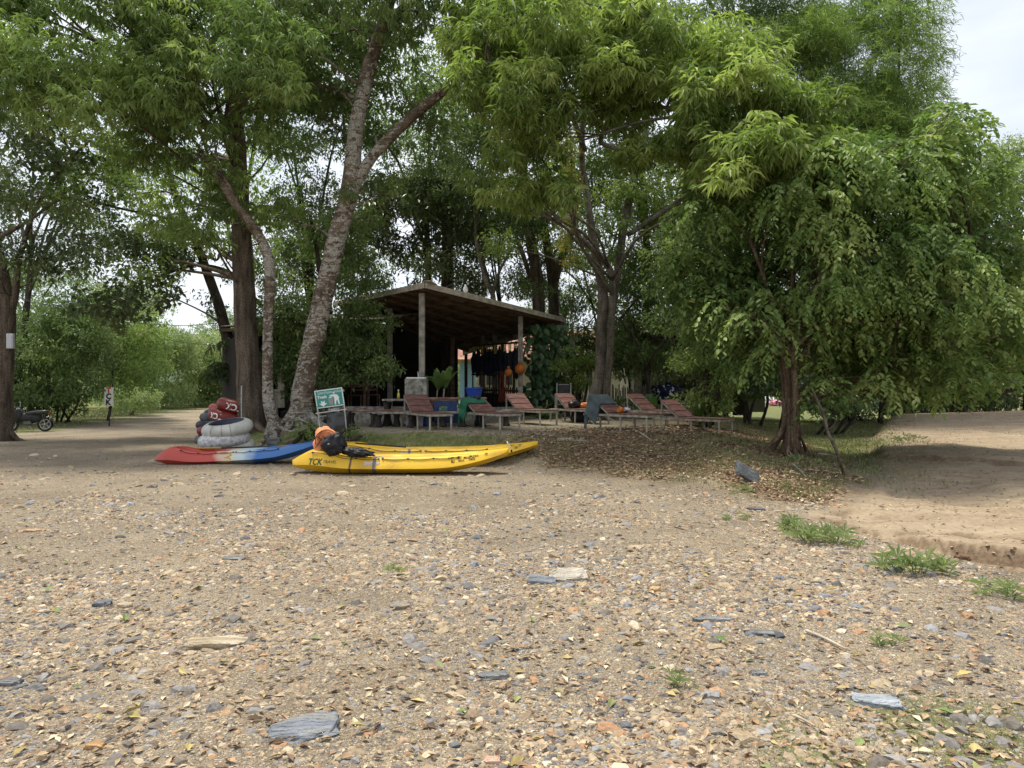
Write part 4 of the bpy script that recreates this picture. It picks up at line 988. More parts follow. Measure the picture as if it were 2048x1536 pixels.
for (cx, cy, rx, ry, d0, d1, n_, mm_, lb) in ((620, 330, 130, 220, 28, 33, 44, L_MID, 'tall open tree seen between the thick trunk and the forked trunk'),
        (1200, 420, 220, 190, 31, 36, 60, L_DARK, 'tall shady tree behind the thick double trunk'), (850, 200, 130, 160, 28, 33, 30, L_MID, 'open tree behind the arms of the speckled fork'),
        (140, 330, 200, 200, 33, 38, 50, L_DARK, 'tall dark tree high behind the left edge trunk'), (400, 130, 260, 130, 28, 34, 44, L_MID, 'tall tree behind the straight trunk crown'), (1150, 690, 70, 30, 25.6, 26.6, 10, L_MID, 'bushy young tree screening the tiled house'), (1250, 690, 60, 50, 25.6, 27, 14, L_DARK, 'dark bushy tree right of the forked mossy trunk'), (1140, 620, 130, 60, 33, 37, 16, L_MID, 'low tree peeping over the tiled house'), (660, 470, 110, 110, 29, 32, 26, L_DARK, 'dark tree in the gap left of the speckled fork'), (1000, 470, 120, 130, 31, 34, 30, L_DARK, 'dark tree behind the slender kinked trunk'), (760, 560, 90, 60, 30, 33, 12, L_MID, 'pale leafed tree left of the dark evergreen above the hut'),
        (1290, 160, 170, 160, 24, 29, 30, L_MID, 'tall tree behind the bright drooping crown'), (620, 720, 140, 80, 30, 33, 18, L_DARK, 'dark tree behind the left wing of the hut'),
        (1900, 700, 190, 80, 30, 34, 70, L_DARK, 'dark tree filling the shade under the right end of the fig'), (1700, 700, 120, 80, 25, 29, 40, L_DARK, 'dark bushy tree right behind the fig trunk'), (1360, 640, 140, 130, 27, 30, 36, L_DARK, 'dense dark tree behind the broad layered one')):
    scrub('tree', lb, cx, cy, rx, ry, d0, d1, n_, .6, 1.05, .155, 6.5, mm_, int(cx+cy), 'tree', bx={400: 500, 140: 20}.get(cx))
far_row()
print('LEAVES', NLEAF)
# ---------------------------------------------------------------- hut
M_CONC = mat('weathered concrete', (.17, .155, .125), (.36, .335, .28), scale=5, rough=.9, bump=.4, bscale=30, detail=8)
M_BLOCK = mat('rough cement block', (.14, .135, .11), (.40, .38, .33), scale=9, rough=.95, bump=.8, bscale=25, detail=8)
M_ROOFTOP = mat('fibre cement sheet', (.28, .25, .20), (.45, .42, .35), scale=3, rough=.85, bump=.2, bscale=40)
M_BEAM = mat('old timber', (.075, .05, .032), (.16, .11, .07), scale=4, rough=.85, bump=.3, stretch=(1, 1, 6))
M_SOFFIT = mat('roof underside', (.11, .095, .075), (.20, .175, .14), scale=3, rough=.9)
M_FASCIA = mat('sunbleached board', (.30, .26, .20), (.50, .45, .36), scale=6, rough=.8, bump=.2)
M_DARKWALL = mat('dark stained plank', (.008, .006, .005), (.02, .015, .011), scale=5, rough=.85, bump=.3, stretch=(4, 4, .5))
M_REDWOOD = mat('worn red stained board', (.115, .055, .048), (.22, .125, .11), scale=7, rough=.75, bump=.25, bscale=30, detail=7, c3=(.16, .072, .06), stretch=(.6, 3, 3))
M_REDDULL = mat('dusty red board', (.13, .05, .035), (.30, .20, .16), scale=6, rough=.8, bump=.2, detail=7)
M_GREYWOOD = mat('grey weathered wood', (.13, .12, .10), (.34, .32, .27), scale=8, rough=.85, bump=.3, bscale=30, stretch=(1, 1, .4))
M_CHAR = mat('blackened wood', (.02, .018, .015), (.06, .05, .04), scale=8, rough=.85)
M_BLUEP = mat('blue painted board', (.012, .03, .09), (.03, .06, .15), scale=6, rough=.6)
M_LILAC = mat('pale lilac cement', (.30, .27, .32), (.45, .41, .45), scale=7, rough=.85, bump=.2)
M_WHITE = mat('white glazed', (.72, .72, .70), (.80, .80, .78), scale=8, rough=.25)
M_METAL = mat('galvanised pipe', (.33, .34, .33), (.55, .55, .52), scale=14, rough=.5, metallic=.3)
M_BLACK = mat('black plastic', (.012, .012, .014), (.028, .028, .03), scale=9, rough=.4)
M_RUBBER = mat('black rubber', (.012, .012, .012), (.03, .03, .03), scale=9, rough=.7)
M_STEEL = mat('bright steel', (.45, .45, .46), rough=.25, metallic=.9)
FLOOR = .66
hut = thing('open_sided_hut', 'open timber hut with a tilted corrugated roof on concrete posts and a dark interior', 'hut', (-2.4, 20.4, FLOOR))
Aq, Bq = P(850, 567, 19.7), P(1131, 638, 25.0)
Dfar = P(668, 606, 24.5); Cq = P(925, 702, 31.0)
mb = MB()      # main roof: corrugated sheet with thickness
def roof_quad(A, B, Cc, Dd, mbt, mbu, th=.035, n=70, amp=.022):
    nrm = (B-A).cross(Dd-A).normalized(); nrm = nrm if nrm.z > 0 else -nrm
    rows = []; rows2 = []
    for i in range(n+1):
        t = i/n; a = A.lerp(Dd, t); b = B.lerp(Cc, t); o = nrm*(amp*math.sin(i*math.pi/1.5))
        rows.append([a+o+nrm*th, b+o+nrm*th]); rows2.append([a+o, b+o])
    mbt.sheet(rows); mbu.sheet(rows2)
    return nrm
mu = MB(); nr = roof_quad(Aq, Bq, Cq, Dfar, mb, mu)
# left wing roof falls the other way from the near ridge corner
E1 = P(560, 640, 25.0); E2 = E1+Vector((1.5, 5.0, .25)); 
ro = mb.build('roof', [M_ROOFTOP], hut, world=True)
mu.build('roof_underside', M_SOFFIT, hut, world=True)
def beam(name, a, b, w, h, m, par=hut, off=0):
    a = Vector(a); b = Vector(b); x = (b-a); ln = x.length; x.normalize(); z = Vector((0, 0, 1)); y = z.cross(x).normalized(); z = x.cross(y)
    M = Matrix((x, y, z)).transposed(); k = MB(); k.box((a+b)/2, (ln, w, h), rot=M, bev=.004)
    return k.build(name, m, par, world=True)
dn = Vector((0, 0, -.09))
for t in (.03, .17, .31, .45, .60, .76, .92):
    a = Aq.lerp(Dfar, t); b = Bq.lerp(Cq, t); beam('rafter', a+dn, b+dn+(b-a).normalized()*-.1, .07, .13, M_BEAM)
for t in (.09, .22, .35, .48, .61, .74, .87):
    a = Aq.lerp(Bq, t); b = Dfar.lerp(Cq, t); beam('batten', a+dn*.42, b+dn*.42, .05, .05, M_BEAM)
u = (Bq-Aq).normalized(); v = (Dfar-Aq).normalized()
beam('fascia', Aq-v*.03+Vector((0, 0, -.05)), Bq-v*.03+Vector((0, 0, -.05)), .03, .15, M_FASCIA)
beam('fascia', Aq-u*.03+Vector((0, 0, -.05)), Dfar-u*.03+Vector((0, 0, -.05)), .03, .15, M_FASCIA)
beam('fascia', Bq+u*.03+Vector((0, 0, -.08)), Cq+u*.03+Vector((0, 0, -.08)), .03, .20, M_FASCIA)
beam('ridge_cap', Aq-v*.1+Vector((0, 0, .06)), Aq+u*.35+Vector((0, 0, .02)), .2, .02, M_ROOFTOP)
ROOFG = [Aq.lerp(Bq, u_/30).lerp(Dfar.lerp(Cq, u_/30), v_/30) for u_ in range(31) for v_ in range(31)]
def roof_z(x, y): return min(ROOFG, key=lambda p: (p.x-x)**2+(p.y-y)**2).z
def post(px, d, w, zb=.62, m=M_CONC, top=None):
    x = (px-1024)/F*d; zt = top if top else roof_z(x, d)-.16
    k = MB(); k.box((x, d, (zb+zt)/2), (w, w, zt-zb), bev=.012); return k.build('post', m, hut, world=True)
post(844, 20.35, .155); post(780, 23.4, .15); post(1041, 23.6, .15); post(966, 27.0, .14, m=M_BEAM); post(905, 27.5, .14, m=M_BEAM)
# plinth wall round the floor, interior floor and dark walls
def wall_box(name, a, b, z0, z1, th, m, par=hut):
    a = Vector((a[0], a[1], 0)); b = Vector((b[0], b[1], 0)); x = (b-a); k = MB()
    k.box(((a.x+b.x)/2, (a.y+b.y)/2, (z0+z1)/2), (x.length, th, z1-z0), rot=(0, 0, math.atan2(x.y, x.x)), bev=.008)
    return k.build(name, m, par, world=True)
xy = lambda px, d: ((px-1024)/F*d, d)
wall_box('plinth', xy(640, 20.9), xy(838, 20.55), .50, .98, .16, M_BLOCK)
wall_box('plinth', xy(850, 20.6), xy(1040, 23.4), .50, .90, .16, M_BLOCK)
k = MB(); f0 = [xy(560, 21.2), xy(838, 20.7), xy(1040, 23.7), (1.9, 29.5), (-9, 31)]
k.add([(p[0], p[1], .80) for p in f0]+[(p[0], p[1], .45) for p in f0], [(0, 1, 2, 3, 4), (9, 8, 7, 6, 5)]+[(i, i+5, (i+1) % 5+5, (i+1) % 5) for i in range(5)])
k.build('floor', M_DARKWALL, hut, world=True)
# left wing (behind the trees): walls and low roof
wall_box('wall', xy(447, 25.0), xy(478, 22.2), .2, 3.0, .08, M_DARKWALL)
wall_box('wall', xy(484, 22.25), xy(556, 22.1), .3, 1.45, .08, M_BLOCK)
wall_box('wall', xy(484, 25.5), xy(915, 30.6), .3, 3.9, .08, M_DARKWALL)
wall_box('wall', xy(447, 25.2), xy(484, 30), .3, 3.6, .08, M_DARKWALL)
wall_box('wall', xy(572, 22.0), xy(690, 21.9), .5, 1.15, .08, M_DARKWALL)
wf = wall_box('window_frame', xy(556, 22.0), xy(570, 22.0), .9, 2.5, .09, M_FASCIA)
for z in (1.35, 1.8, 2.25): wall_box('window_bar', xy(490, 22.1), xy(556, 22.1), z, z+.03, .03, M_BEAM)
mb = MB(); mu2 = MB(); q1, q2 = P(440, 655, 24.2), P(760, 640, 21.3)
q4 = q1+Vector((1.5, 6.0, .9)); q3 = q2+Vector((2.2, 6.5, 1.0))
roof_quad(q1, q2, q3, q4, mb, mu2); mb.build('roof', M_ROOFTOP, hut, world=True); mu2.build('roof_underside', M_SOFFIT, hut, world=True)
for t in (0, .33, .66, 1): a = q1.lerp(q4, t); b = q2.lerp(q3, t); beam('rafter', a+dn, b+dn, .06, .1, M_BEAM)
# railing of vertical bars on the right side of the floor
rl = []
a0, a1 = Vector((*xy(944, 28.0), 0)), Vector((*xy(1040, 23.75), 0))
for z in (1.95, 2.0-.62): beam('rail', (a0.x, a0.y, z), (a1.x, a1.y, z), .05, .06, M_CHAR)
for i in range(26):
    p = a0.lerp(a1, (i+.5)/26); k = MB(); k.box((p.x, p.y, 1.16), (.05, .03, .66 if i % 5 else 1.5), bev=.004); k.build('rail_bar', M_CHAR if i % 3 else M_DARKWALL, hut, world=True)
wall_box('low_panel', (a0.x, a0.y), (a0.lerp(a1, .86).x, a0.lerp(a1, .86).y), .7, 1.28, .03, M_DARKWALL)
beam('rail', (a0.x, a0.y, 3.02), (a1.x, a1.y, 2.92), .06, .06, M_CHAR)

# low back lean-to seen through the hut
lt = thing('back_lean_to', 'low corrugated lean-to roof seen through the hut from its dark inside', 'shed', (-2.0, 31, .6))
k = MB(); ku = MB(); roof_quad(P(925, 687, 30.0), P(1032, 712, 33.0), P(1032, 712, 33)+Vector((-1.5, 2.6, .35)), P(925, 687, 30)+Vector((-1.5, 2.6, .35)), k, ku)
k.build('roof', M_ROOFTOP, lt, world=True); ku.build('roof_underside', M_SOFFIT, lt, world=True)
for px, d in ((932, 30.2), (1028, 32.8)): k = MB(); k.box((*xy(px, d), 1.6), (.12, .12, 2.4)); k.build('post', M_BEAM, lt, world=True)

# life vests hanging on the rack rail
M_VEST = mat('dark navy vest', (.008, .01, .018), (.02, .025, .04), scale=8, rough=.8)
M_YST = mat('yellow webbing', (.42, .36, .05), (.55, .48, .09), scale=10, rough=.8)
M_ORANGE = mat('orange float', (.40, .11, .02), (.50, .17, .035), scale=6, rough=.5)
VW = ['nearest the back post', 'second from the back post', 'third from the back post', 'fourth from the back post', 'in the middle', 'just right of the middle', 'fourth from the corner post', 'third from the corner post', 'second from the corner post', 'right beside the corner post']
for i in range(10):
    t = .05+i*.097; p = a0.lerp(a1, t); z = 2.97-.1*t
    o = thing('life_vest', 'dark life vest with yellow straps on the hut rail, '+VW[i], 'life vest', (p.x, p.y, z), rotz=math.atan2(a1.y-a0.y, a1.x-a0.x), group='life vests on the rail')
    k = MB(); k.blob((0, 0, -.58), (.17, .08, .38+.1*math.sin(i*2.3)), seed=i, amp=.35, fr=1.7, power=.7, n=18, m=14); k.build('vest_body', M_VEST, o, smooth=True)
    for s in (-.07, .07): k = MB(); k.box((s, -.02, -.13), (.05, .02, .30)); k.build('strap', M_YST, o)
for j, (px, py, rr_, lb) in enumerate(((1017, 745, .125, 'smaller orange float hanging left of the corner post'), (1040, 738, .165, 'larger orange float tied against the front of the corner post'))):
    c = P(px, py, 23.35); o = thing('float', lb, 'float', c)
    k = MB(); k.blob((0, 0, 0), (rr_, rr_, rr_), amp=.06, seed=j); k.build('ball', M_ORANGE, o, smooth=True)
    k = MB(); k.lathe((0, 0, rr_*.9), [(.045, 0), (.04, .07), (.025, .09)], n=10); k.build('neck', M_ORANGE, o, smooth=True)
    k = MB(); k.tube([(0, 0, rr_+.07), (.01, .05, rr_+.25), (0, .1, rr_+.45)], .008, n=5); k.build('cord', M_CHAR, o)
k = MB()
rr = random.Random(4)
for i in range(14):
    x0 = rr.uniform(-.14, .14); k.tube([(x0, 0, 0), (x0+rr.uniform(-.06, .06), rr.uniform(-.05, .05), -.5), (x0+rr.uniform(-.1, .1), 0, -1.0)], .009, n=5)
p = P(1008, 742, 24.3); ro_ = thing('rope_bundle', 'bundle of dull red ropes hanging beside the orange floats', 'rope', p)
k.build('rope', mat('red rope', (.16, .025, .015), (.28, .06, .03), scale=12), ro_)

# pendant bulb on a wire above the roof
bl = thing('pendant_bulb', 'white bulb hanging from a wire above the edge of the hut roof', 'lamp', P(931, 577, 21.4))
k = MB(); k.lathe((0, 0, -.09), [(.01, -.03), (.055, 0), (.075, .05), (.06, .11), (.03, .15), (.028, .2)], n=16); k.build('bulb', M_WHITE, bl, smooth=True)
k = MB(); k.tube([(0, 0, .1), (0, 0, .27)], .012, n=6); k.tube([(0, 0, .26), (-.25, -.1, .18), P(862, 590, 20)-bl.location], .01, n=5); k.build('wire', M_BLACK, bl)

# ---------------------------------------------------------------- things on the terrace
# wash stand
ws = thing('wash_stand', 'rough cement block wash stand holding a white basin beside the front post', 'wash stand', (*xy(834, 19.9), .6))
k = MB(); k.box((0, 0, .58), (.56, .5, 1.10), bev=.02); k.build('cement_body', M_BLOCK, ws)
for s in (-.24, .24): k = MB(); k.box((s, -.245, .58), (.10, .05, 1.12), bev=.015); k.build('corner_rib', M_BLOCK, ws)
for z in (.35, .72): k = MB(); k.box((0, -.255, z), (.36, .012, .02)); k.build('mortar_joint', M_CHAR, ws)
k = MB(); k.box((0, 0, 1.155), (.52, .46, .045), bev=.015); k.build('basin', M_WHITE, ws)
k = MB(); k.tube([(.02, .1, 1.17), (.02, .1, 1.30), (.02, .02, 1.33), (.02, -.02, 1.29)], .014, n=8); k.build('tap', M_STEEL, ws)

# leafy potted plant
pl = thing('potted_plant', 'potted plant with two canes and big paddle leaves beside the wash stand', 'plant', (*xy(884, 20.1), .60))
k = MB(); k.box((0, 0, .45), (.75, .32, .26), bev=.02, taper=1.05); k.build('planter', M_REDDULL, pl)
k = MB(); k.box((0, 0, .16), (.5, .26, .32)); k.build('stand', M_CHAR, pl)
k = MB()
for x0, h in ((-.16, .35), (.02, .38)): k.tube([(x0, 0, .5), (x0+.02, 0, .5+h*.5), (x0+.04, 0, .5+h)], .022, n=8)
k.build('cane', M_GREYWOOD, pl)
M_PADDLE = leaf_mat('paddle leaf', [(.06, .12, .035), (.10, .17, .05), (.16, .24, .07)], trans=.3, rough=.35)
def paddle_leaf(mbq, base, d, L, W, up=Vector((0, 0, 1)), droop=.5, n=7):
    d = Vector(d).normalized(); s = d.cross(up).normalized(); rows = []
    for i in range(n+1):
        t = i/n; c = Vector(base)+d*(L*t)+Vector((0, 0, -droop*L*t*t)); w = W*math.sin(math.pi*min(1, t*.93+.05))**.8*.5
        nn = s.cross(d).normalized()
        rows.append([c-s*w+nn*w*.35, c-s*w*.5+nn*w*.12, c, c+s*w*.5+nn*w*.12, c+s*w+nn*w*.35])
    mbq.sheet(rows)
def rosette(parent, c, n, L, W, el, seed, m, droop=.45, name='leaf', tint=(.2, .9)):
    r = random.Random(seed)
    for i in range(n):
        a = i*2.4+r.uniform(-.3, .3); e = R(r.uniform(*el)); k = MB()
        paddle_leaf(k, c, (math.cos(a)*math.cos(e), math.sin(a)*math.cos(e), math.sin(e)), L*r.uniform(.75, 1.1), W*r.uniform(.8, 1.1), droop=droop*r.uniform(.5, 1.2))
        o = k.build(name, m, parent, smooth=True); add_attr(o.data, 'tint', np.full(len(o.data.vertices), r.uniform(*tint)))
rosette(pl, (-.10, 0, .84), 8, .74, .23, (35, 85), 2, M_PADDLE, droop=.25); rosette(pl, (.10, 0, .88), 10, .86, .26, (32, 85), 3, M_PADDLE, droop=.25)

def vase_leg(o, x, y, h, m, name='leg'):
    k = MB(); k.lathe((x, y, 0), [(.10, 0), (.11, .03), (.075, h*.25), (.055, h*.55), (.075, h*.8), (.10, h-.03)], n=8); k.build(name, m, o)
def bench(name, label, loc, rz, L, Wd, h, m, ml, nlegs=2, cat='bench', group=None):
    o = thing(name, label, cat, loc, rz, group)
    k = MB()
    for s in (-1, 1): k.box((0, s*Wd*.26, h), (L, Wd*.46, .05), bev=.01)
    k.build('seat' if cat == 'bench' else 'tabletop', m, o)
    for i in range(nlegs):
        x = -L*.38+i*L*.76/max(1, nlegs-1)
        for s in (-1, 1): vase_leg(o, x, s*Wd*.28, h-.03, ml)
    return o
def at(px, d, dz=0): x = (px-1024)/F*d; return (x, d, H(x, d)+dz)
bench('bench', 'long low red bench in front of the plinth left of the first lounger', at(748, 18.9), R(3), 1.5, .34, .40, M_REDDULL, M_CHAR, 3)
bench('bench', 'grey topped bench just right of the long low red bench', at(790, 18.5), R(-2), 1.1, .3, .36, M_GREYWOOD, M_CHAR, 2)
bench('long_table', 'long red topped table with blue painted legs behind the first two loungers', at(905, 19.35), R(4), 1.75, .6, .70, M_REDDULL, M_BLUEP, 2, 'table')
bench('small_table', 'small dark table holding a yellow bottle left of the wash stand', at(800, 19.3), R(0), .85, .5, .66, M_GREYWOOD, M_CHAR, 2, 'table')
bench('bench', 'grey bench with dark waisted legs under the long red table', at(925, 18.75), R(3), 1.3, .3, .36, M_GREYWOOD, M_CHAR, 3)
bench('bench', 'low bench half hidden behind the green towel lounger', at(985, 19.2), R(0), .9, .3, .36, M_GREYWOOD, M_CHAR, 2)
# lilac stool and blue panel under the table
st_ = thing('cement_stool', 'pale lilac cement stool with an arched foot behind the first lounger', 'stool', at(829, 18.9))
k = MB(); k.box((0, 0, .36), (.42, .34, .06), bev=.01); k.build('seat', M_LILAC, st_)
for s in (-.15, .15): k = MB(); k.box((s, 0, .165), (.11, .3, .33), bev=.01); k.build('leg', M_LILAC, st_)
pn = thing('painted_panel', 'dark blue painted panel with a small tropical picture standing under the red table', 'panel', at(893, 19.1))
k = MB(); k.box((0, 0, .36), (.62, .05, .56), bev=.008); k.build('board', M_BLUEP, pn)
for i, (x0, c) in enumerate(((-.08, [(.35, .28, .08), (.05, .16, .12)]), (.37, [(.06, .12, .03), (.36, .36, .22)]))):
    k = MB(); k.box((x0, -.03, .40+.08*i), (.2, .02, .2)); k.build('picture', mat('picture', c[0], c[1], scale=14, rough=.6, lo=.45, hi=.55), pn)
bo = thing('bottle', 'small yellow bottle standing on the dark table left of the wash stand', 'bottle', at(797, 19.3, .69))
k = MB(); k.lathe((0, 0, 0), [(.035, 0), (.036, .12), (.015, .16), (.014, .2)], n=12); k.build('bottle_body', mat('yellow liquid', (.5, .42, .08), rough=.2), bo, smooth=True)
k = MB(); k.lathe((0, 0, .2), [(.018, 0), (.018, .035)], n=10); k.build('cap', M_WHITE, bo, smooth=True)
tb = thing('blue_tub', 'bright blue plastic tub on the table end above the green towel', 'tub', at(948, 19.5, .74))
k = MB(); k.lathe((0, 0, 0), [(.17, 0), (.22, .20), (.25, .21), (.25, .24), (.215, .24), (.16, .03)], n=28); k.build('tub_body', mat('blue plastic', (.015, .05, .30), (.03, .08, .38), scale=5, rough=.35), tb, smooth=True, angle=40)
# a few dim things inside the hut
for i, (px, d) in enumerate(((712, 23.0), (745, 24.0))):
    o = thing('dining_chair', ('dark red chair just left of the dim table inside the hut', 'dark red chair farther right inside the hut, against the black back')[i], 'chair', (*xy(px, d), .8), R(20*i), 'chairs inside the hut')
    k = MB(); k.box((0, 0, .45), (.42, .42, .04), bev=.01); k.build('seat', M_REDDULL, o)
    for z in (.62, .78, .92): k = MB(); k.box((0, .2, z), (.40, .025, .06)); k.build('back_slat', M_REDDULL, o)
    for x, y, h in ((-.19, .2, .98), (.19, .2, .98), (-.19, -.19, .44), (.19, -.19, .44)): k = MB(); k.box((x, y, h/2), (.04, .04, h)); k.build('leg', M_REDDULL, o)
o = thing('dining_table', 'dim red table inside the hut', 'table', (*xy(700, 22.6), .8)); k = MB(); k.box((0, 0, .72), (1.2, .7, .04)); k.build('tabletop', M_REDDULL, o)
for x in (-.5, .5):
    for y in (-.28, .28): k = MB(); k.box((x, y, .35), (.06, .06, .7)); k.build('leg', M_REDDULL, o)
o = thing('water_bottle', 'clear bottle with dark label on the dim table inside the hut', 'bottle', (*xy(664, 22.4), 1.54))
k = MB(); k.lathe((0, 0, 0), [(.045, 0), (.045, .14), (.02, .2), (.018, .26)], n=12); k.build('bottle_body', mat('cloudy plastic', (.3, .32, .34), rough=.2), o, smooth=True)
k = MB(); k.lathe((0, 0, .04), [(.047, 0), (.047, .07)], n=12); k.build('label_band', M_BLUEP, o)

# ---------------------------------------------------------------- sun loungers
M_LFRAME = mat('grey brown lounger frame', (.20, .18, .14), (.40, .37, .30), scale=9, rough=.8, bump=.3, bscale=40, stretch=(1, 1, .4))
def slat(k, y0, y1, z, w, rot=None, org=None):
    k.box((0, (y0+y1)/2, z), (w, y1-y0, .022), bev=.004)
def make_lounger(angle=38, name='sun_lounger'):
    W, Ls, Lb, Hh = .60, 1.12, .66, .37
    o = thing(name, None, 'sun lounger')
    k = MB(); n = 9
    for i in range(n): a = Ls*i/n; k.box((0, a+Ls/n/2, Hh), (W, Ls/n-.012, .022), bev=.004)
    k.build('seat', M_REDWOOD, o)
    k = MB(); A = R(angle); ca, sa = math.cos(A), math.sin(A); M = Matrix.Rotation(A, 3, 'X')
    for i in range(3):
        c = Lb*(i+.5)/3; k.box((0, Ls+c*ca, Hh+.012+c*sa), (W, Lb/3-.02, .022), rot=M, bev=.004)
    k.build('backrest', M_REDWOOD, o)
    k = MB()
    for s in (-1, 1):
        k.box((s*(W/2-.02), .95, Hh-.04), (.04, 1.9, .05), bev=.005)
        c = Lb/2; k.box((s*(W/2-.02), Ls+c*ca, Hh-.022+c*sa), (.035, Lb+.02, .04), rot=M, bev=.004)
    for y in (.022, 1.878): k.box((0, y, Hh-.04), (W-.08, .04, .05), bev=.005)
    k.build('frame', M_LFRAME, o)
    for s in (-1, 1):
        for y in (.05, .80, 1.86):
            k = MB(); k.tube([(s*(W/2-.035), y, -.08), (s*(W/2-.035), y, Hh-.06)], .024, n=8); k.build('leg', M_LFRAME, o)
        k = MB(); k.box((s*(W/2-.02), Ls+Lb*ca-.02, Hh-.02+Lb*sa/2-.02), (.032, .04, Lb*sa), bev=.004); k.build('prop', M_LFRAME, o)
    return o
# placements: near-left foot pixel, distance, rotation (foot end swings to the right)
LG = 'wooden sun loungers on the terrace'
lspec = [(883, 861, 17.2, 29, 38, 'lounger with bare raised back, leftmost of the row, nearest the wash stand'),
         (1022, 860, 17.3, 33, 27, 'lounger with the green towel hung over its lowered back'),
         (1099, 847, 19.3, 33, 38, 'bare lounger right in front of the corner post with the orange floats'),
         (1205, 841, 19.9, 36, 38, 'lounger with a black bag and an orange cloth against its back'),
         (1312, 866, 16.6, 42, 36, 'lounger with the dark grey towel draped over its back'),
         (1372, 846, 18.6, 42, 38, 'bare lounger behind the one with the grey towel'),
         (1455, 862, 17.1, 42, 38, 'bare lounger at the right end of the row, standing in grass')]
protoL = make_lounger(38); loungers = []
protoL2 = None
for i, (px, py, d, rz, ang, lb) in enumerate(lspec):
    if i == 0: o = protoL
    elif ang != 38: o = make_lounger(ang)
    else: o = copy_tree(protoL)
    x = (px-1024)/F*d; z = min(EYE-(py-768)/F*d, .72)
    o.location = (x, d, max(H(x, d), z-.12)+.02); o.rotation_euler = (0, 0, R(rz)); tag(o, lb, 'sun lounger', LG); loungers.append(o)

def local(o, v): return Matrix.Rotation(o.rotation_euler.z, 3, 'Z') @ Vector(v)+Vector(o.location)
def towel(name, label, lg, ang, x0, x1, drop_f, drop_s, m, seed, side_drop=.5, over=.0):
    """cloth over the top of the backrest, hanging down the front and the left side"""
    A = R(ang); Ls, Lb, Hh = 1.12, .66, .37
    top = Vector((0, Ls+Lb*math.cos(A), Hh+.03+Lb*math.sin(A)))
    t = thing(name, label, 'towel', local(lg, top), lg.rotation_euler.z)
    rows = []; nu, nv = 26, 30
    for j in range(nv+1):
        v = j/nv; row = []
        # path: front (down the slope) -> top -> back hanging
        s = (v-.42)*(drop_f+side_drop)
        for i in range(nu+1):
            u_ = x0+(x1-x0)*i/nu
            w = .012*math.sin(u_*23+seed)+.015*mnoise.noise(Vector((u_*5, v*4, seed)))
            if s < 0: p = Vector((u_, s*math.cos(A)*1.0, s*math.sin(A)+.018+abs(w)*.5))
            else: p = Vector((u_, .03+w*1.6+.02*v, -s+.02))
            if u_ < -.31:        # hangs over the left edge
                ov = -.31-u_; p.x = -.315-.02+w-.06*ov; p.z -= ov*1.0; p.y += .25*ov
            row.append(p)
        rows.append(row)
    k = MB(); k.sheet(rows); k.build('cloth', m, t, smooth=True, solid=.008)
    return t
M_GREEN = mat('green towel cloth', (.018, .11, .06), (.035, .17, .095), scale=5, rough=.9, bump=.3, bscale=120)
M_GREYT = mat('blue grey towel cloth', (.055, .075, .085), (.095, .12, .13), scale=5, rough=.9, bump=.3, bscale=120)
towel('green_towel', 'green towel draped over the lowered backrest and hanging down its left side', loungers[1], 27, -.80, .22, .22, .30, M_GREEN, 2)
towel('grey_towel', 'dark blue grey towel draped over the backrest and hanging down its left side', loungers[4], 36, -.78, .26, .42, .35, M_GREYT, 5)
o = thing('swim_goggles', 'black swimwear top lying on the green towel', 'swimwear', local(loungers[1], (0.0, 1.66, .70)))
for s in (-.07, .07): k = MB(); k.blob((s, 0, 0), (.07, .05, .05), amp=.3, seed=s*40); k.build('cup', M_BLACK, o, smooth=True)
k = MB(); k.tube([(-.1, -.02, .0), (-.12, -.1, -.07), (-.04, -.16, -.12), (.05, -.2, -.18)], .007, n=5); k.tube([(.1, -.02, .0), (.08, -.1, -.07), (0, -.16, -.11)], .007, n=5); k.build('strap', M_BLACK, o)
o.name = 'swimwear'
L4 = loungers[3]
o = thing('black_bag', 'black soft bag lying against the backrest beside an orange cloth', 'bag', local(L4, (-.06, 1.06, .46)), L4.rotation_euler.z)
k = MB(); k.blob((0, 0, .02), (.19, .12, .10), amp=.25, seed=3, power=.7); k.build('bag_body', M_BLACK, o, smooth=True)
k = MB(); k.tube([(-.08, 0, .09), (-.05, 0, .17), (.05, 0, .17), (.08, 0, .09)], .012, n=6); k.build('handle', M_BLACK, o, smooth=True)
o = thing('orange_cloth', 'folded orange printed cloth beside the black bag', 'cloth', local(L4, (.22, .98, .44)), L4.rotation_euler.z)
k = MB(); k.blob((0, 0, .02), (.16, .12, .07), amp=.3, seed=8, power=.6); k.build('cloth_fold', mat('orange print', (.75, .24, .08), (.80, .55, .40), scale=11, rough=.9, lo=.5, hi=.6), o, smooth=True)
L5 = loungers[4]
o = thing('printed_bag', 'small orange, white and navy crumpled bag on the seat in front of the grey towel', 'bag', local(L5, (.04, .97, .44)), L5.rotation_euler.z)
k = MB(); k.blob((-.08, 0, .0), (.10, .09, .07), amp=.4, seed=4); k.build('orange_fold', M_ORANGE, o, smooth=True)
k = MB(); k.blob((.10, 0, .0), (.14, .09, .06), amp=.4, seed=6); k.build('white_fold', mat('white navy print', (.05, .06, .16), (.7, .7, .7), scale=16, lo=.45, hi=.52), o, smooth=True)
o = thing('rucksack', 'dark rucksack on the ground under the lounger with the black bag', 'rucksack', at(1160, 21.0))
k = MB(); k.blob((0, 0, .17), (.25, .18, .2), amp=.25, seed=5, power=.8); k.build('bag_body', M_BLACK, o, smooth=True)
k = MB(); k.blob((.02, -.15, .13), (.13, .07, .11), amp=.2, seed=5, power=.7); k.build('pocket', M_RUBBER, o, smooth=True)

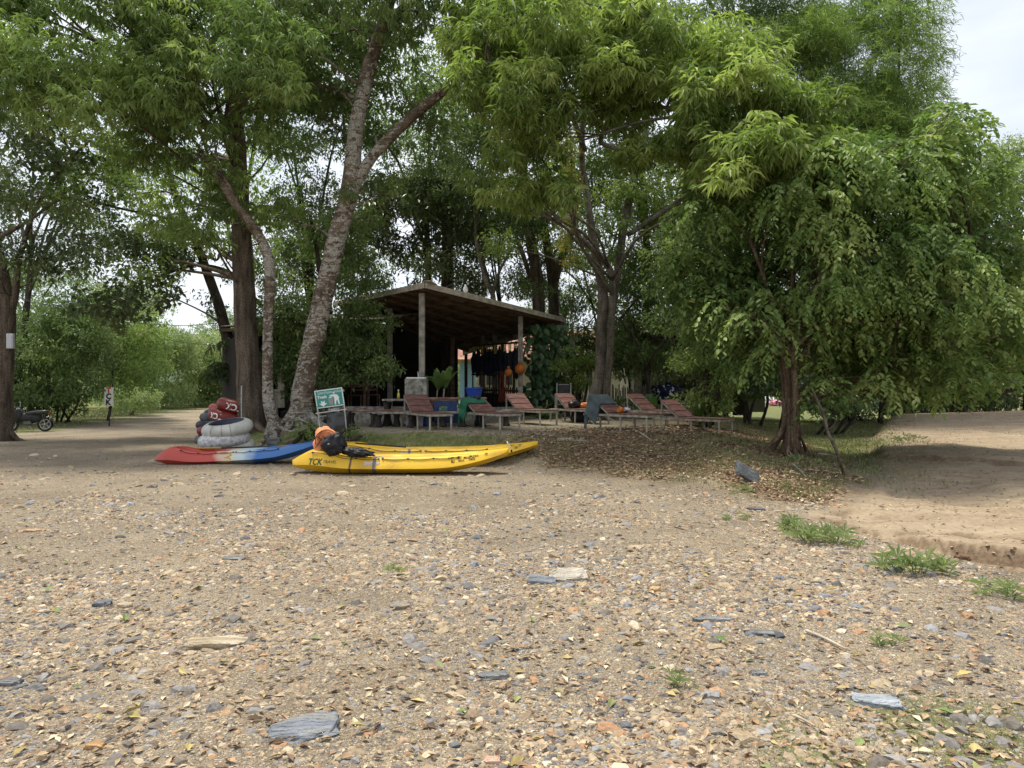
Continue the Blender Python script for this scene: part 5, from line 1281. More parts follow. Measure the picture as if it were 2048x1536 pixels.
# ---------------------------------------------------------------- trash sign with bag
def text_mesh(body, size, bold=0.0):
    c = bpy.data.curves.new('lettering', 'FONT'); c.body = body; c.size = size; c.offset = bold; c.resolution_u = 3
    ob = bpy.data.objects.new('lettering', c); me = bpy.data.meshes.new_from_object(ob)
    vs = [v.co.copy() for v in me.vertices]; fs = [tuple(p.vertices) for p in me.polygons]
    bpy.data.objects.remove(ob); bpy.data.meshes.remove(me); bpy.data.curves.remove(c)
    return vs, fs
def text_on(name, body, size, fn, m, parent, bold=0.0, sub=0):
    vs, fs = text_mesh(body, size, bold)
    k = MB(); k.add([fn(v.x, v.y) for v in vs], fs); return k.build(name, m, parent)
M_TEAL = mat('teal sign', (.035, .24, .20), (.05, .29, .25), scale=3, rough=.5)
M_SIGNW = mat('sign white', (.72, .74, .72), rough=.5)
M_SIGNG = mat('sign grey', (.30, .26, .27), rough=.6)
ts = thing('trash_sign_stand', 'tilted teal trash sign on a thin pipe frame above a black rubbish bag', 'sign', at(659, 16.2))
tz = ts.location.z; sc_ = 16.2/F
def SG(px, py, y=0): return ((px-659)*sc_, y, EYE-(py-768)*sc_-tz)
c4 = [SG(628.5, 782), SG(684, 774.5), SG(690, 809.5), SG(634, 817.5)]
ux = (Vector(c4[1])-Vector(c4[0])); uy = (Vector(c4[3])-Vector(c4[0])); 
def sgn(u, v, off=-.012): p = Vector(c4[0])+ux*u+uy*v; return Vector((p.x, p.y+off, p.z))
def plate(name, pts, m, off, th=.01):
    k = MB(); n = len(pts); fr = [sgn(u, v, off) for u, v in pts]; bk = [sgn(u, v, off+th) for u, v in pts]
    k.add(fr+bk, [tuple(range(n)), tuple(range(2*n-1, n-1, -1))]+[(i, (i+1) % n, (i+1) % n+n, i+n) for i in range(n)]); return k.build(name, m, ts)
plate('sign_border', [(0, 0), (1, 0), (1, 1), (0, 1)], M_SIGNW, -.006, .02)
plate('sign_panel', [(.035, .05), (.965, .05), (.965, .95), (.035, .95)], M_TEAL, -.010, .003)
Wp, Hp = ux.length, uy.length
def tfn(u0, v0, off=-.0135): return lambda x, y: sgn(u0+x/Wp, v0-y/Hp, off)
text_on('thai_lettering', 'โปรดทิ้งขยะลงในถัง', .075, tfn(.10, .24), M_SIGNW, ts)
text_on('lettering', 'Trash', .088, tfn(.075, .47), M_SIGNW, ts, bold=.003)
plate('arrow', [(.18, .60), (.25, .67), (.32, .60), (.31, .75), (.40, .75), (.25, .94), (.10, .75), (.19, .75)], M_SIGNW, -.0135, .002)
plate('figure_symbol', [(.60, .33), (.74, .33), (.80, .38), (.86, .55), (.83, .57), (.84, .90), (.80, .90), (.77, .66), (.74, .66), (.70, .90), (.66, .90), (.67, .55), (.66, .45), (.57, .42), (.50, .38), (.52, .35)], M_SIGNW, -.0135, .002)
cc = [(.68+.036*math.cos(a*math.pi/8), .24+.058*math.sin(a*math.pi/8)) for a in range(16)]; plate('head_symbol', cc, M_SIGNW, -.0135, .002)
plate('bin_symbol', [(.44, .54), (.63, .54), (.60, .88), (.48, .88)], M_SIGNG, -.0135, .002)
plate('litter_symbol', [(.47, .50), (.50, .44), (.58, .43), (.60, .50)], M_SIGNW, -.0137, .002)
k = MB()
gz0 = lambda px: (H((px-1024)/F*16.2, 16.2)-tz-.05)
for a, b in (((634, 812), (646, None)), ((688, 806), (697, None))):
    p0 = Vector(SG(*a)); p1 = Vector(SG(b[0], 800)); p1.z = -.05; k = MB(); k.tube([p0, p1], .013, n=8); k.build('leg', M_METAL, ts)
    p2 = p1+Vector((0, .38, 0)); p3 = p0+Vector((0, .10, -.10)); k = MB(); k.tube([p3, p2], .012, n=8); k.build('leg', M_METAL, ts)
for q in ((SG(632, 827), SG(692, 819)), (SG(636, 834, .12), SG(690, 826, .12)), (SG(632, 827), SG(636, 834, .34)), (SG(692, 819), SG(692, 826, .34))): k = MB(); k.tube(q, .014, n=8); k.build('rim_bar', M_METAL, ts)
bag = thing('rubbish_bag', 'black rubbish bag hanging in the pipe frame under the teal trash sign', 'bag', ts.location)
k = MB(); rows = []
for j in range(19):
    t = j/18; row = []
    for i in range(41):
        a = 2*math.pi*i/40; rx = .27*(1-.16*t)*(1-max(0, t-.85)**2*14); ry = .17*(1+.25*math.sin(t*2.4))*(1-max(0, t-.85)**2*14)
        fo = 1+.10*math.sin(a*7+t*2)*(1-t*.4)+.10*mnoise.noise(Vector((a*1.5, t*4, 1)))
        c = Vector(SG(674-2*t, 823+66*t, .17)); row.append(c+Vector((math.cos(a)*rx*fo, math.sin(a)*ry*fo, .012*math.sin(a*5))))
    rows.append(row)
k.sheet(rows); k.build('bag_skin', mat('black bin liner', (.008, .008, .010), (.018, .018, .022), scale=6, rough=.28, spec=.6, bump=.5, bscale=7), bag, smooth=True, solid=.004)
k = MB(); k.blob(SG(668, 821, .1), (.16, .09, .05), amp=.5, seed=2); k.build('rubbish', mat('mixed rubbish', (.1, .09, .08), (.45, .45, .43), scale=13, lo=.45, hi=.6), bag, smooth=True)

# ---------------------------------------------------------------- kayaks
M_YEL = mat('yellow polyethylene', (.50, .29, .03), (.70, .43, .022), scale=2.2, rough=.48, spec=.4, bump=.12, bscale=25, detail=12, lo=.30, hi=.56)
M_YELIN = M_YEL
M_ROPE_B = mat('dark cord', (.02, .02, .02), (.05, .05, .05), scale=10)
M_ROPE_W = mat('white cord', (.5, .5, .45), (.65, .64, .58), scale=10)
M_INKG = mat('green ink', (.006, .07, .035), rough=.6); M_INKK = mat('faded black ink', (.07, .055, .02), rough=.7); M_INKW = mat('violet white ink', (.55, .52, .62), rough=.6)
M_STICK = mat('worn sticker', (.05, .05, .02), (.55, .34, .02), scale=30, rough=.6, lo=.46, hi=.54)
class Kayak:
    def __init__(s, L, w, stern=.12, bow=.34):
        s.L, s.w, s.st, s.bw = L, w, stern, bow
    def sec(s, t):
        """half section points (y>=0): keel, chine, beam, gunwale, inner, centre"""
        e = max(0.0, 1-abs(2*t-1)**3.2)
        w = s.w*e**.62*(1 if t > .5 else 1)+.012
        kl = s.st*max(0, (.22-t)/.22)**2*1.3+s.bw*max(0, (t-.60)/.40)**2.2
        top = .34+.12*math.exp(-((t-.13)/.10)**2)-.12*max(0, (.10-t)/.10)**1.5+s.bw*.36*max(0, (t-.55)/.45)**1.9
        hgt = top-kl
        beam = kl+hgt*(.36+.18*max(0, (t-.75)/.25))
        well = .13*sst(.13, .20, t)*(1-sst(.80, .87, t))
        well *= 1-.75*float(np.exp(-((t-.50)/.035)**2))
        well = float(well)
        return [(0, kl), (w*.52, kl+.015+hgt*.03), (w, beam), (w*.80, top-.035*min(1, e*2)), (w*.70, top-.004), (w*.60, top-.02*1-well*.15), (w*.46, top-.03-well), (0, top-.02-well*1.05 if well > .01 else top+.012)]
    def side(s, t, z):
        q = s.sec(t); b, g_ = q[2], q[3]
        if z >= b[1]: f = (z-b[1])/(g_[1]-b[1]+1e-6); y = b[0]+(g_[0]-b[0])*f
        else: c = q[1]; f = (z-c[1])/(b[1]-c[1]+1e-6); y = c[0]+(b[0]-c[0])*f
        return y
    def hull(s, m, o, n=90):
        k = MB(); vs = []; fs = []
        for i in range(n+1):
            t = .5-.5*math.cos(math.pi*i/n); t = .5*t+.5*i/n; q = s.sec(t); x = (t-.5)*s.L
            ring = [(x, -y, z) for y, z in q]+[(x, y, z) for y, z in q[-2:0:-1]]
            vs += ring
        m_ = 14
        for i in range(n):
            for j in range(m_): fs.append((i*m_+j, (i+1)*m_+j, (i+1)*m_+(j+1) % m_, i*m_+(j+1) % m_))
        fs.append(tuple(range(m_))); fs.append(tuple(n*m_+j for j in range(m_-1, -1, -1)))
        k.add(vs, fs); ob = k.build('hull', m, o, smooth=True)
        me = ob.data
        for e in me.edges:
            a, b = e.vertices
            if a % m_ == b % m_ and a % m_ in (1, 2, 12, 13): e.use_edge_sharp = True
        return ob
    def pt(s, x, z, off=.004):
        t = x/s.L+.5; return Vector((x, -s.side(t, z)-off, z))
    def line(s, o, m, x0, x1, n=24, drop=.018, r=.005, side=-1):
        k = MB(); pts = []
        for i in range(n+1):
            x = x0+(x1-x0)*i/n; q = s.sec(x/s.L+.5); z = q[3][1]-drop*abs(math.sin(i/n*math.pi*3)); pts.append((x, side*(s.side(x/s.L+.5, z)+.007), z))
        k.tube(pts, r, n=5); k.build('deck_line', m, o)
        for i in (0, n//3, 2*n//3, n): k = MB(); k.blob(pts[i], (.022, .012, .014), n=8, m=6, amp=0); k.build('line_fitting', M_BLACK, o)
    def strap(s, o, x, w, m, slant=0.0, lower=None):
        t = x/s.L+.5; q = s.sec(t); rows = []
        path = [(q[6][0]*.9, q[6][1]+.012), (q[5][0], q[5][1]+.008), (q[4][0], q[4][1]+.006), (q[3][0]+.006, q[3][1]), (q[2][0]+.007, q[2][1]), (q[1][0]+.006, q[1][1]-.004), (0, q[0][1]-.006)]
        k = MB(); k.sheet([[(x-w/2+slant*(i-3)*.02, -y, z), (x+w/2+slant*(i-3)*.02, -y, z)] for i, (y, z) in enumerate(path)]); k.build('strap', m, o, solid=.004)
    def letters(s, o, name, body, size, x0, z0, m, bold=0.0, shear=.2, squash=1.0, climb=0.0, off=.004):
        vs, fs = text_mesh(body, size, bold); k = MB()
        k.add([s.pt(x0+v.x*squash+v.y*shear, z0+v.y+v.x*climb, off) for v in vs], fs); return k.build(name, m, o)
def kayak_thing(name, label, px, py, d, rz, L, w, z=None, roll=0, pitch=0):
    x = (px-1024)/F*d; o = thing(name, label, 'kayak', (x, d, (H(x, d) if z is None else z)+.005), rot=(R(roll), R(pitch), R(rz))); return o
# front yellow kayak
KY = Kayak(3.86, .40, .10, .34)
k1 = kayak_thing('kayak', 'nearer yellow kayak carrying the life vest and black bag', 802, 948, 13.45, 1.5, 3.86, .4)
KY.hull(M_YEL, k1); k1.scale = (1, 1, .93)
KY.line(k1, M_ROPE_B, -1.52, -.35); KY.line(k1, M_ROPE_B, -.28, 1.05)
KY.strap(k1, -.83, .03, mat('brown webbing', (.10, .07, .05), (.16, .11, .08), scale=20), slant=-1.0); KY.strap(k1, -.42, .055, mat('grey webbing', (.12, .11, .10), (.22, .20, .18), scale=20), slant=-.3)
KY.letters(k1, 'lettering', 'TCK', .16, -1.60, .195, M_INKG, bold=.004, squash=.80, shear=.25)
KY.letters(k1, 'lettering', 'TRAVEL', .075, -1.33, .225, M_INKK, squash=.95, shear=.3)
KY.letters(k1, 'maker_lettering', 'feelfree', .095, -.60, .20, M_INKW, bold=.003, squash=.9, shear=.3, climb=.01)
KY.letters(k1, 'maker_lettering', 'feelfree', .095, -.595, .197, M_INKK, squash=.9, shear=.3, climb=.01, off=.003)
def stickers(K, o, lst):
    for (x0, z0, w, h) in lst:
        k = MB(); k.sheet([[K.pt(x0+w*i/5+.15*h*(j/3), z0+h*j/3+.06*w*i/5) for i in range(6)] for j in range(4)]); k.build('worn_sticker', M_STICK, o)
stickers(KY, k1, [(.86, .29, .10, .04), (1.0, .295, .09, .045), (1.13, .305, .10, .03), (.91, .23, .06, .045), (1.04, .25, .10, .03), (1.22, .33, .07, .03), (1.30, .335, .09, .03), (1.22, .275, .11, .05), (1.50, .36, .05, .04)])
k = MB(); k.tube([(1.90, 0, .60), (1.92, -.06, .56), (1.97, -.07, .50), (1.98, -.06, .44)], .009, n=6); k.build('bow_cord', M_ROPE_W, k1)
k = MB(); k.blob((1.98, -.06, .42), (.018, .018, .03), n=8, m=6, amp=0); k.build('toggle', M_BLACK, k1)
k = MB(); rr = random.Random(2); pts = [(-.72+.05*i+rr.uniform(-.03, .03), -.30+rr.uniform(-.02, .02), .33+rr.uniform(0, .05)) for i in range(10)]; k.tube(pts, .008, n=5); k.build('cord', M_ROPE_W, k1)
# rear yellow kayak
KZ = Kayak(4.25, .40, .10, .36)
k2 = kayak_thing('kayak', 'farther yellow kayak, parallel behind the one with the life vest', 864, 932, 15.0, 2.0, 4.25, .4, z=None)
KZ.hull(M_YEL, k2); k2.scale = (1, 1, .93); KZ.line(k2, M_ROPE_B, -1.7, -.2); KZ.line(k2, M_ROPE_B, -.1, 1.1)
KZ.strap(k2, -.42, .05, mat('grey webbing two', (.12, .12, .12), (.22, .21, .20), scale=20))
KZ.letters(k2, 'maker_lettering', 'feelfree', .10, -.60, .22, M_INKW, bold=.003, squash=.9, shear=.3)
KZ.letters(k2, 'maker_lettering', 'feelfree', .10, -.595, .217, M_INKK, squash=.9, shear=.3, off=.003)
stickers(KZ, k2, [(1.55, .37, .08, .05), (1.63, .34, .07, .05), (1.72, .38, .05, .04)])
# red, cream and blue kayak
m = bpy.data.materials.new('tricolour polyethylene'); m.use_nodes = True; n_ = m.node_tree; b_n = n_.nodes['Principled BSDF']; b_n.inputs['Roughness'].default_value = .5
tcn = n_.nodes.new('ShaderNodeTexCoord'); sp = n_.nodes.new('ShaderNodeSeparateXYZ'); nn_ = n_.nodes.new('ShaderNodeTexNoise'); nn_.inputs['Scale'].default_value = 3.0
ad = n_.nodes.new('ShaderNodeMath'); ad.operation = 'MULTIPLY_ADD'; ad.inputs[1].default_value = .45; mr = n_.nodes.new('ShaderNodeMapRange'); mr.inputs['From Min'].default_value = -1.5; mr.inputs['From Max'].default_value = 1.9
rpn = n_.nodes.new('ShaderNodeValToRGB'); e = rpn.color_ramp.elements; e[0].position = .40; e[0].color = (.42, .055, .04, 1); e[1].position = .66; e[1].color = (.035, .13, .36, 1)
for p_, c_ in ((.44, (.55, .36, .26)), (.50, (.56, .53, .42)), (.57, (.42, .52, .56))): q = e.new(p_); q.color = (*c_, 1)
n_.links.new(tcn.outputs['Object'], sp.inputs[0]); n_.links.new(tcn.outputs['Object'], nn_.inputs['Vector']); n_.links.new(nn_.outputs[0], ad.inputs[0]); n_.links.new(sp.outputs['X'], ad.inputs[2])
n_.links.new(ad.outputs[0], mr.inputs[0]); n_.links.new(mr.outputs[0], rpn.inputs[0]); n_.links.new(rpn.outputs[0], b_n.inputs['Base Color'])
KR = Kayak(3.15, .38, .12, .30)
k3 = kayak_thing('kayak', 'kayak fading from red through cream to blue in front of the white tubes', 476, 927, 15.0, 6, 3.1, .38, z=.0, pitch=-2.2); k3.scale = (1, 1, .86)
KR.hull(m, k3); KR.line(k3, M_ROPE_B, -1.0, .0, r=.005); KR.line(k3, M_ROPE_B, .05, .85, r=.005)
M_YPRINT = mat('yellow emblem paint', (.50, .28, .02), (.58, .35, .05), scale=8, rough=.6)
k = MB()
pts = [(-.26, .30), (-.16, .32), (-.06, .29), (-.03, .24), (-.10, .21), (-.16, .20), (-.05, .17), (-.04, .12), (-.12, .10), (-.2, .105)]
k.tube([KR.pt(x, z, .002) for x, z in pts], .016, n=6, flat=.3); k.build('emblem', M_YPRINT, k3)

def paddle(name, label, a, b, blade_ends, parent=None):
    a = Vector(a); b = Vector(b); o = thing(name, label, 'paddle', a)
    d = (b-a); L = d.length; d.normalize()
    k = MB(); k.tube([d*.0, d*L], .016, n=8); k.build('shaft', M_BLACK, o)
    s = d.cross(Vector((0, 0, 1))).normalized()
    for e_ in blade_ends:
        org = Vector((0, 0, 0)) if e_ == 0 else d*L; dr = -d if e_ == 0 else d
        k = MB(); rows = []
        for i in range(9):
            t = i/8; w = .015+.085*math.sin(math.pi*min(1, t*.8+.08))**.7; rows.append([org+dr*(t*.46)-s*w+Vector((0, 0, .012)), org+dr*(t*.46)+Vector((0, 0, -.006)), org+dr*(t*.46)+s*w+Vector((0, 0, .012))])
        k.sheet(rows); k.build('blade', mat('yellow blade', (.60, .36, .03), (.68, .42, .05), scale=4, rough=.4), o, smooth=True, solid=.008)
    return o
paddle('paddle', 'black shafted paddle with yellow blade lying on the rear yellow kayak', P(700, 885.5, 14.95), P(812, 894, 14.95), [0])
paddle('paddle', 'paddle lying across the cream and blue kayak, black shaft and yellow blades', P(443, 896, 15.25), P(556, 893, 15.35), [0, 1])

# ---- life vest, black bag and black cloth on the front kayak
lv = thing('orange_life_vest', 'orange life vest with black straps propped upright on the nearer yellow kayak', 'life vest', P(655, 905, 13.4))
lz = lv.location; M_LV = mat('faded orange nylon', (.72, .24, .10), (.85, .36, .19), scale=5, rough=.75, bump=.3, bscale=30)
def LP(px, py, y=0): q = P(px, py, 13.4); return (q.x-lz.x, y, q.z-lz.z)
Mt = Matrix.Rotation(R(-18), 3, 'Y')
k = MB(); k.blob(LP(652, 882), (.17, .10, .26), M=Mt, amp=.12, seed=1, power=.75); k.build('back_panel', M_LV, lv, smooth=True)
k = MB(); k.blob(LP(640, 896, -.07), (.085, .07, .17), M=Mt, amp=.15, seed=4, power=.8); k.build('side_panel', M_LV, lv, smooth=True)
k = MB(); arc = [LP(x, y, yy) for x, y, yy in ((640, 886, -.13), (638, 872, -.12), (646, 861, -.12), (658, 858, -.12), (669, 862, -.12), (678, 871, -.11))]; k.tube(catmull(arc, [.045]*6, 5)[0], .032, n=8, flat=.7); k.build('collar', M_LV, lv, smooth=True)
for arc in ([(637, 888), (636, 876), (641, 866), (649, 861)], [(650, 874), (645, 881), (636, 894)], [(652, 893), (645, 900), (637, 903)], [(640, 872), (648, 878), (652, 883)]):
    k = MB(); k.tube(catmull([LP(x, y, -.175) for x, y in arc], [.012]*4, 4)[0], .014, n=6, flat=.5); k.build('strap', M_BLACK, lv, smooth=True)
k = MB(); k.box(LP(652, 872, -.165), (.05, .01, .012), rot=(0, R(30), 0)); k.build('emblem', M_BLACK, lv)
M_BAGB = mat('black cordura', (.006, .006, .009), (.018, .018, .022), scale=8, rough=.55, bump=.6, bscale=9)
bp = thing('black_rucksack', 'black rucksack leaning against the orange life vest on the nearer yellow kayak', 'rucksack', P(672, 905, 13.3)); lz = bp.location
def LP(px, py, y=0): q = P(px, py, 13.3); return (q.x-lz.x, y, q.z-lz.z)
Mt = Matrix.Rotation(R(-28), 3, 'Y')
k = MB(); k.blob(LP(671, 889, -.10), (.20, .14, .185), M=Mt, amp=.22, fr=2.4, seed=7, power=.75, n=40, m=26); k.build('bag_body', M_BAGB, bp, smooth=True)
k = MB(); k.blob(LP(676, 893, -.18), (.12, .06, .11), M=Mt, amp=.25, fr=2.6, seed=9, power=.7); k.build('pocket', M_BAGB, bp, smooth=True)
for arc in ([(656, 884), (665, 889), (678, 886), (688, 892)], [(664, 901), (676, 897), (690, 901)]):
    k = MB(); k.tube(catmull([LP(x, y, -.245) for x, y in arc], [.01]*len(arc), 4)[0], .008, n=5); k.build('strap', M_BLACK, bp)
k = MB(); k.box(LP(664, 885.5, -.25), (.035, .006, .018), rot=(0, R(-15), 0)); k.build('tag', mat('grey tag', (.45, .45, .45)), bp)
bc = thing('black_cloth', 'black jacket lying flat along the nearer yellow kayak right of the rucksack', 'jacket', P(724, 905, 13.3)); lz = bc.location
def LP(px, py, y=0): q = P(px, py, 13.3); return (q.x-lz.x, y, q.z-lz.z)
k = MB(); k.blob(LP(716, 903, -.12), (.27, .15, .075), M=Matrix.Rotation(R(7), 3, 'Y'), amp=.35, fr=2.2, seed=12, power=.9, n=40, m=20); k.build('jacket_body', M_BAGB, bc, smooth=True)
k = MB(); k.tube(catmull([LP(x, y, -.2) for x, y in ((722, 902), (738, 904), (748, 908), (755, 910))], [.05, .045, .03, .015], 4)[0], [.05, .05, .048, .045, .045, .042, .038, .034, .03, .026, .022, .018, .012], n=10, flat=.6); k.build('sleeve', M_BAGB, bc, smooth=True)

# ---------------------------------------------------------------- inner tubes
M_TW = mat('scuffed white tube', (.40, .40, .36), (.58, .57, .52), scale=5, rough=.6, bump=.15, bscale=20, detail=8)
M_TW2 = mat('peeling white tube', (.34, .33, .34), (.58, .57, .57), scale=14, rough=.6, bump=.15, bscale=30, detail=12, lo=.36, hi=.56)
M_TR = mat('dark red tube', (.13, .014, .014), (.20, .03, .025), scale=5, rough=.42)
M_TR2 = mat('faded red tube', (.30, .06, .05), (.42, .12, .09), scale=6, rough=.5)
M_TN = mat('navy tube', (.012, .016, .035), (.03, .035, .06), scale=5, rough=.5)
M_TG = mat('dark grey tube', (.05, .06, .06), (.10, .12, .12), scale=5, rough=.55)
def inner_tube(px, py, d, Rr, r, tx, ty, m, label, group, txt=None, ta=0, inner=None, seam=True, sq=1.0):
    o = thing('inner_tube', label, 'inner tube', P(px, py, d), rot=(R(tx), R(ty), 0), group=group)
    k = MB(); k.torus((0, 0, 0), Rr, r, n=56, m=20, squash=sq); k.build('tube_body', m, o, smooth=True)
    if inner:      # dark inside face
        k = MB(); vs = []; fs = []; n, mm = 56, 7
        for i in range(n):
            a = 2*math.pi*i/n
            for j in range(mm):
                b = math.pi*(.55+.75*j/(mm-1)); rr = r+.004; vs.append(((Rr+rr*math.cos(b))*math.cos(a), (Rr+rr*math.cos(b))*math.sin(a), rr*math.sin(b)*sq))
        for i in range(n):
            for j in range(mm-1): fs.append((i*mm+j, ((i+1) % n)*mm+j, ((i+1) % n)*mm+j+1, i*mm+j+1))
        k.add(vs, fs); k.build('inner_face', inner, o, smooth=True)
    if seam:
        for a in (-1.9, -1.45, -1.1): 
            k = MB(); pts = [((Rr+(r+.001)*math.cos(b))*math.cos(a), (Rr+(r+.001)*math.cos(b))*math.sin(a), (r+.001)*math.sin(b)*sq) for b in [(-1.3+.26*q) for q in range(11)]]
            k.tube(pts, .004, n=4); k.build('seam', M_TG, o)
    if txt:
        vs, fs = text_mesh(txt[0], txt[1], .006); w = max(v.x for v in vs); k = MB(); out = []
        for v in vs:
            x, y = (v.x-w/2), v.y-txt[1]*.35
            if txt[2]: x, y = -x, -y           # lettering upside down
            a = ta+x/(Rr+r); b = txt[3]+y/r; rr = r+.004
            out.append(((Rr+rr*math.cos(b))*math.cos(a), (Rr+rr*math.cos(b))*math.sin(a), rr*math.sin(b)*sq))
        k.add(out, fs); k.build('lettering', M_SIGNW, o)
    return o
GW = 'white inner tubes'; GR_ = 'pile of coloured inner tubes'
dd = 16.6
inner_tube(456, 889, dd+.15, .44, .13, 3, 2, M_TW, 'white tube, lowest of the near stack, mostly hidden by the kayak', GW)
inner_tube(449, 879, dd, .41, .145, 2, -4.5, M_TW2, 'flaking white and grey tube, middle of the near stack', GW, seam=False)
inner_tube(455, 856, dd, .40, .145, 9, -5.5, M_TW, 'cream white tube with a dark inside, top of the near stack', GW, inner=M_TN)
dd = 21.2
lay = [(425, 880, 0, .42, .15, 0, 0, M_TG), (428, 862, 0, .40, .14, 2, 4, M_TR), (440, 868, -.5, .40, .14, 4, 6, M_TR2), (425, 848, .2, .40, .13, 2, -3, M_TN), (430, 835, .3, .38, .12, 0, 3, M_TG), (438, 826, .5, .38, .12, -3, -4, M_TN), (446, 816, .6, .36, .12, 2, 3, M_TR2)]
lbs = ['dark grey tube at the very bottom of the far pile', 'dark red tube second from the ground in the far pile', 'faded red tube sticking out left low in the far pile', 'navy tube in the middle of the far pile',
       'grey tube above the middle navy one in the far pile', 'navy tube with pale streaks near the top left of the far pile', 'pinkish red tube at the top left behind the big red one']
for (px, py, dy, Rr, r, tx, ty, mm_), lb in zip(lay, lbs): inner_tube(px+6, py, dd+dy+.1, Rr, r, tx, ty, mm_, lb, GR_, seam=False)
inner_tube(464, 835, dd-.45, .47, .175, -3, 12, M_TR, 'dark red tube with white lettering second from the top of the far pile', GR_, txt=('TCK', .22, True, -.1), ta=-1.95, seam=False)
inner_tube(480, 815, dd-.5, .45, .175, -5, 13, M_TR, 'dark red tube with upside down white lettering on top of the far pile', GR_, txt=('TCK', .24, True, -.15), ta=-1.5, seam=False)
inner_tube(470, 852, dd-.4, .42, .15, 6, 8, M_TG, 'grey tube squeezed between the big red tubes and the white stack', GR_, seam=False)
o = thing('thin_pole', 'thin grey pole standing upright between the red tubes and the thick trunk', 'pole', at(483, 19.6)); k = MB(); k.tube([(0, 0, -.05), (.0, 0, 1.5)], .018, n=8); k.build('shaft', M_METAL, o); k = MB(); k.lathe((0, 0, 1.5), [(.022, 0), (.022, .03)], n=8); k.build('cap', M_BLACK, o)

# ---------------------------------------------------------------- motorbike
def make_bike(name, label, loc, rz):
    o = thing(name, label, 'motorbike', loc, rz)
    for nm, x in (('wheel', -.62), ('wheel', .62)):
        M = Matrix.Rotation(R(90), 3, 'X'); k = MB(); k.torus((x, 0, .29), .245, .045, M=M, n=30, m=10); wl = k.build('wheel', M_RUBBER, o, smooth=True)
        k = MB(); k.torus((x, 0, .29), .20, .018, M=M, n=30, m=8)
        for a in range(5): k.tube([(x, 0, .29), (x+.2*math.cos(a*1.257), 0, .29+.2*math.sin(a*1.257))], .016, n=6)
        k.tube([(x, -.07, .29), (x, .07, .29)], .045, n=12); k.build('rim', M_STEEL, wl, smooth=True)
    k = MB(); k.blob((.0, 0, .55), (.52, .12, .20), amp=.1, seed=1, power=.8); k.blob((.34, 0, .66), (.20, .15, .30), amp=.1, seed=2, power=.8); k.build('fairing', M_BLACK, o, smooth=True)
    k = MB(); k.blob((-.33, 0, .76), (.44, .13, .085), M=Matrix.Rotation(R(6), 3, 'Y'), amp=.06, seed=3, power=.7); k.build('seat', mat('black vinyl', (.02, .02, .022), (.04, .04, .045), scale=6, rough=.3), o, smooth=True)
    k = MB(); k.box((0, 0, .36), (.34, .2, .2), bev=.04); k.build('engine', mat('engine grey', (.08, .08, .08), (.16, .16, .16), scale=10, rough=.5, metallic=.5), o)
    k = MB(); k.tube([(.60, -.07, .29), (.42, -.07, .86)], .022, n=8); k.tube([(.60, .07, .29), (.42, .07, .86)], .022, n=8); k.build('fork', M_STEEL, o)
    k = MB(); k.tube([(.36, -.33, .98), (.42, -.12, .95), (.42, .12, .95), (.36, .33, .98)], .016, n=8); k.build('handlebar', M_BLACK, o)
    k = MB(); k.blob((.47, 0, .90), (.09, .10, .10), amp=.05, seed=6); hl = k.build('headlight', M_BLACK, o, smooth=True)
    k = MB(); k.lathe((.53, 0, .90), [(.06, 0), (.055, .02), (.02, .035)], n=16, M=Matrix.Rotation(R(90), 3, 'Y')); k.build('lens', M_STEEL, hl, smooth=True)
    for s in (-1, 1):
        k = MB(); k.tube([(.38, s*.26, .97), (.40, s*.32, 1.13)], .007, n=5); k.blob((.40, s*.33, 1.16), (.015, .06, .04), n=10, m=8, amp=0); k.build('mirror', M_STEEL, o)
    k = MB(); k.tube([(.05, -.13, .28), (-.2, -.14, .30), (-.5, -.15, .45), (-.72, -.15, .60)], [.02, .03, .045, .04], n=10); k.build('exhaust', mat('exhaust', (.2, .2, .2), (.35, .34, .33), scale=10, rough=.35, metallic=.8), o, smooth=True)
    k = MB(); 
    for x, a0_, a1_ in ((.62, 20, 150), (-.62, 60, 200)):
        pts = [(x+.32*math.cos(R(a0_+(a1_-a0_)*i/10)), 0, .29+.32*math.sin(R(a0_+(a1_-a0_)*i/10))) for i in range(11)]
        k.sheet([[(p[0], -.06, p[2]), (p[0], .06, p[2])] for p in pts])
    k.build('mudguard', M_BLACK, o, solid=.012)
    k = MB(); k.box((-.74, 0, .72), (.05, .16, .08), bev=.02); k.build('tail_light', mat('tail red', (.3, .01, .01), rough=.3), o)
    k = MB(); k.box((-.82, 0, .52), (.02, .18, .14), bev=.005); k.build('number_plate', mat('plate', (.35, .35, .33)), o)
    k = MB(); k.tube([(.0, -.1, .2), (-.12, -.22, .0)], .012, n=6); k.build('side_stand', M_STEEL, o)
    return o
g_ = at(56, 30.0)
make_bike('motorbike', 'black motorbike parked behind the rough trunk at the left edge', g_, R(180+12))
g_ = at(1335, 25.0); mb2 = make_bike('motorbike', 'dark motorbike under a navy and white cloth behind the right loungers', g_, R(160))
o = thing('covering_cloth', 'crumpled navy and white patterned cloth thrown over a parked motorbike', 'cloth', (g_[0], g_[1], g_[2]+.62))
k = MB(); k.blob((0, -.05, .12), (.50, .26, .30), amp=.35, fr=2.2, seed=3, n=36, m=22); k.build('cloth_fold', mat('navy white print', (.012, .016, .05), (.60, .62, .65), scale=9, lo=.56, hi=.60), o, smooth=True)

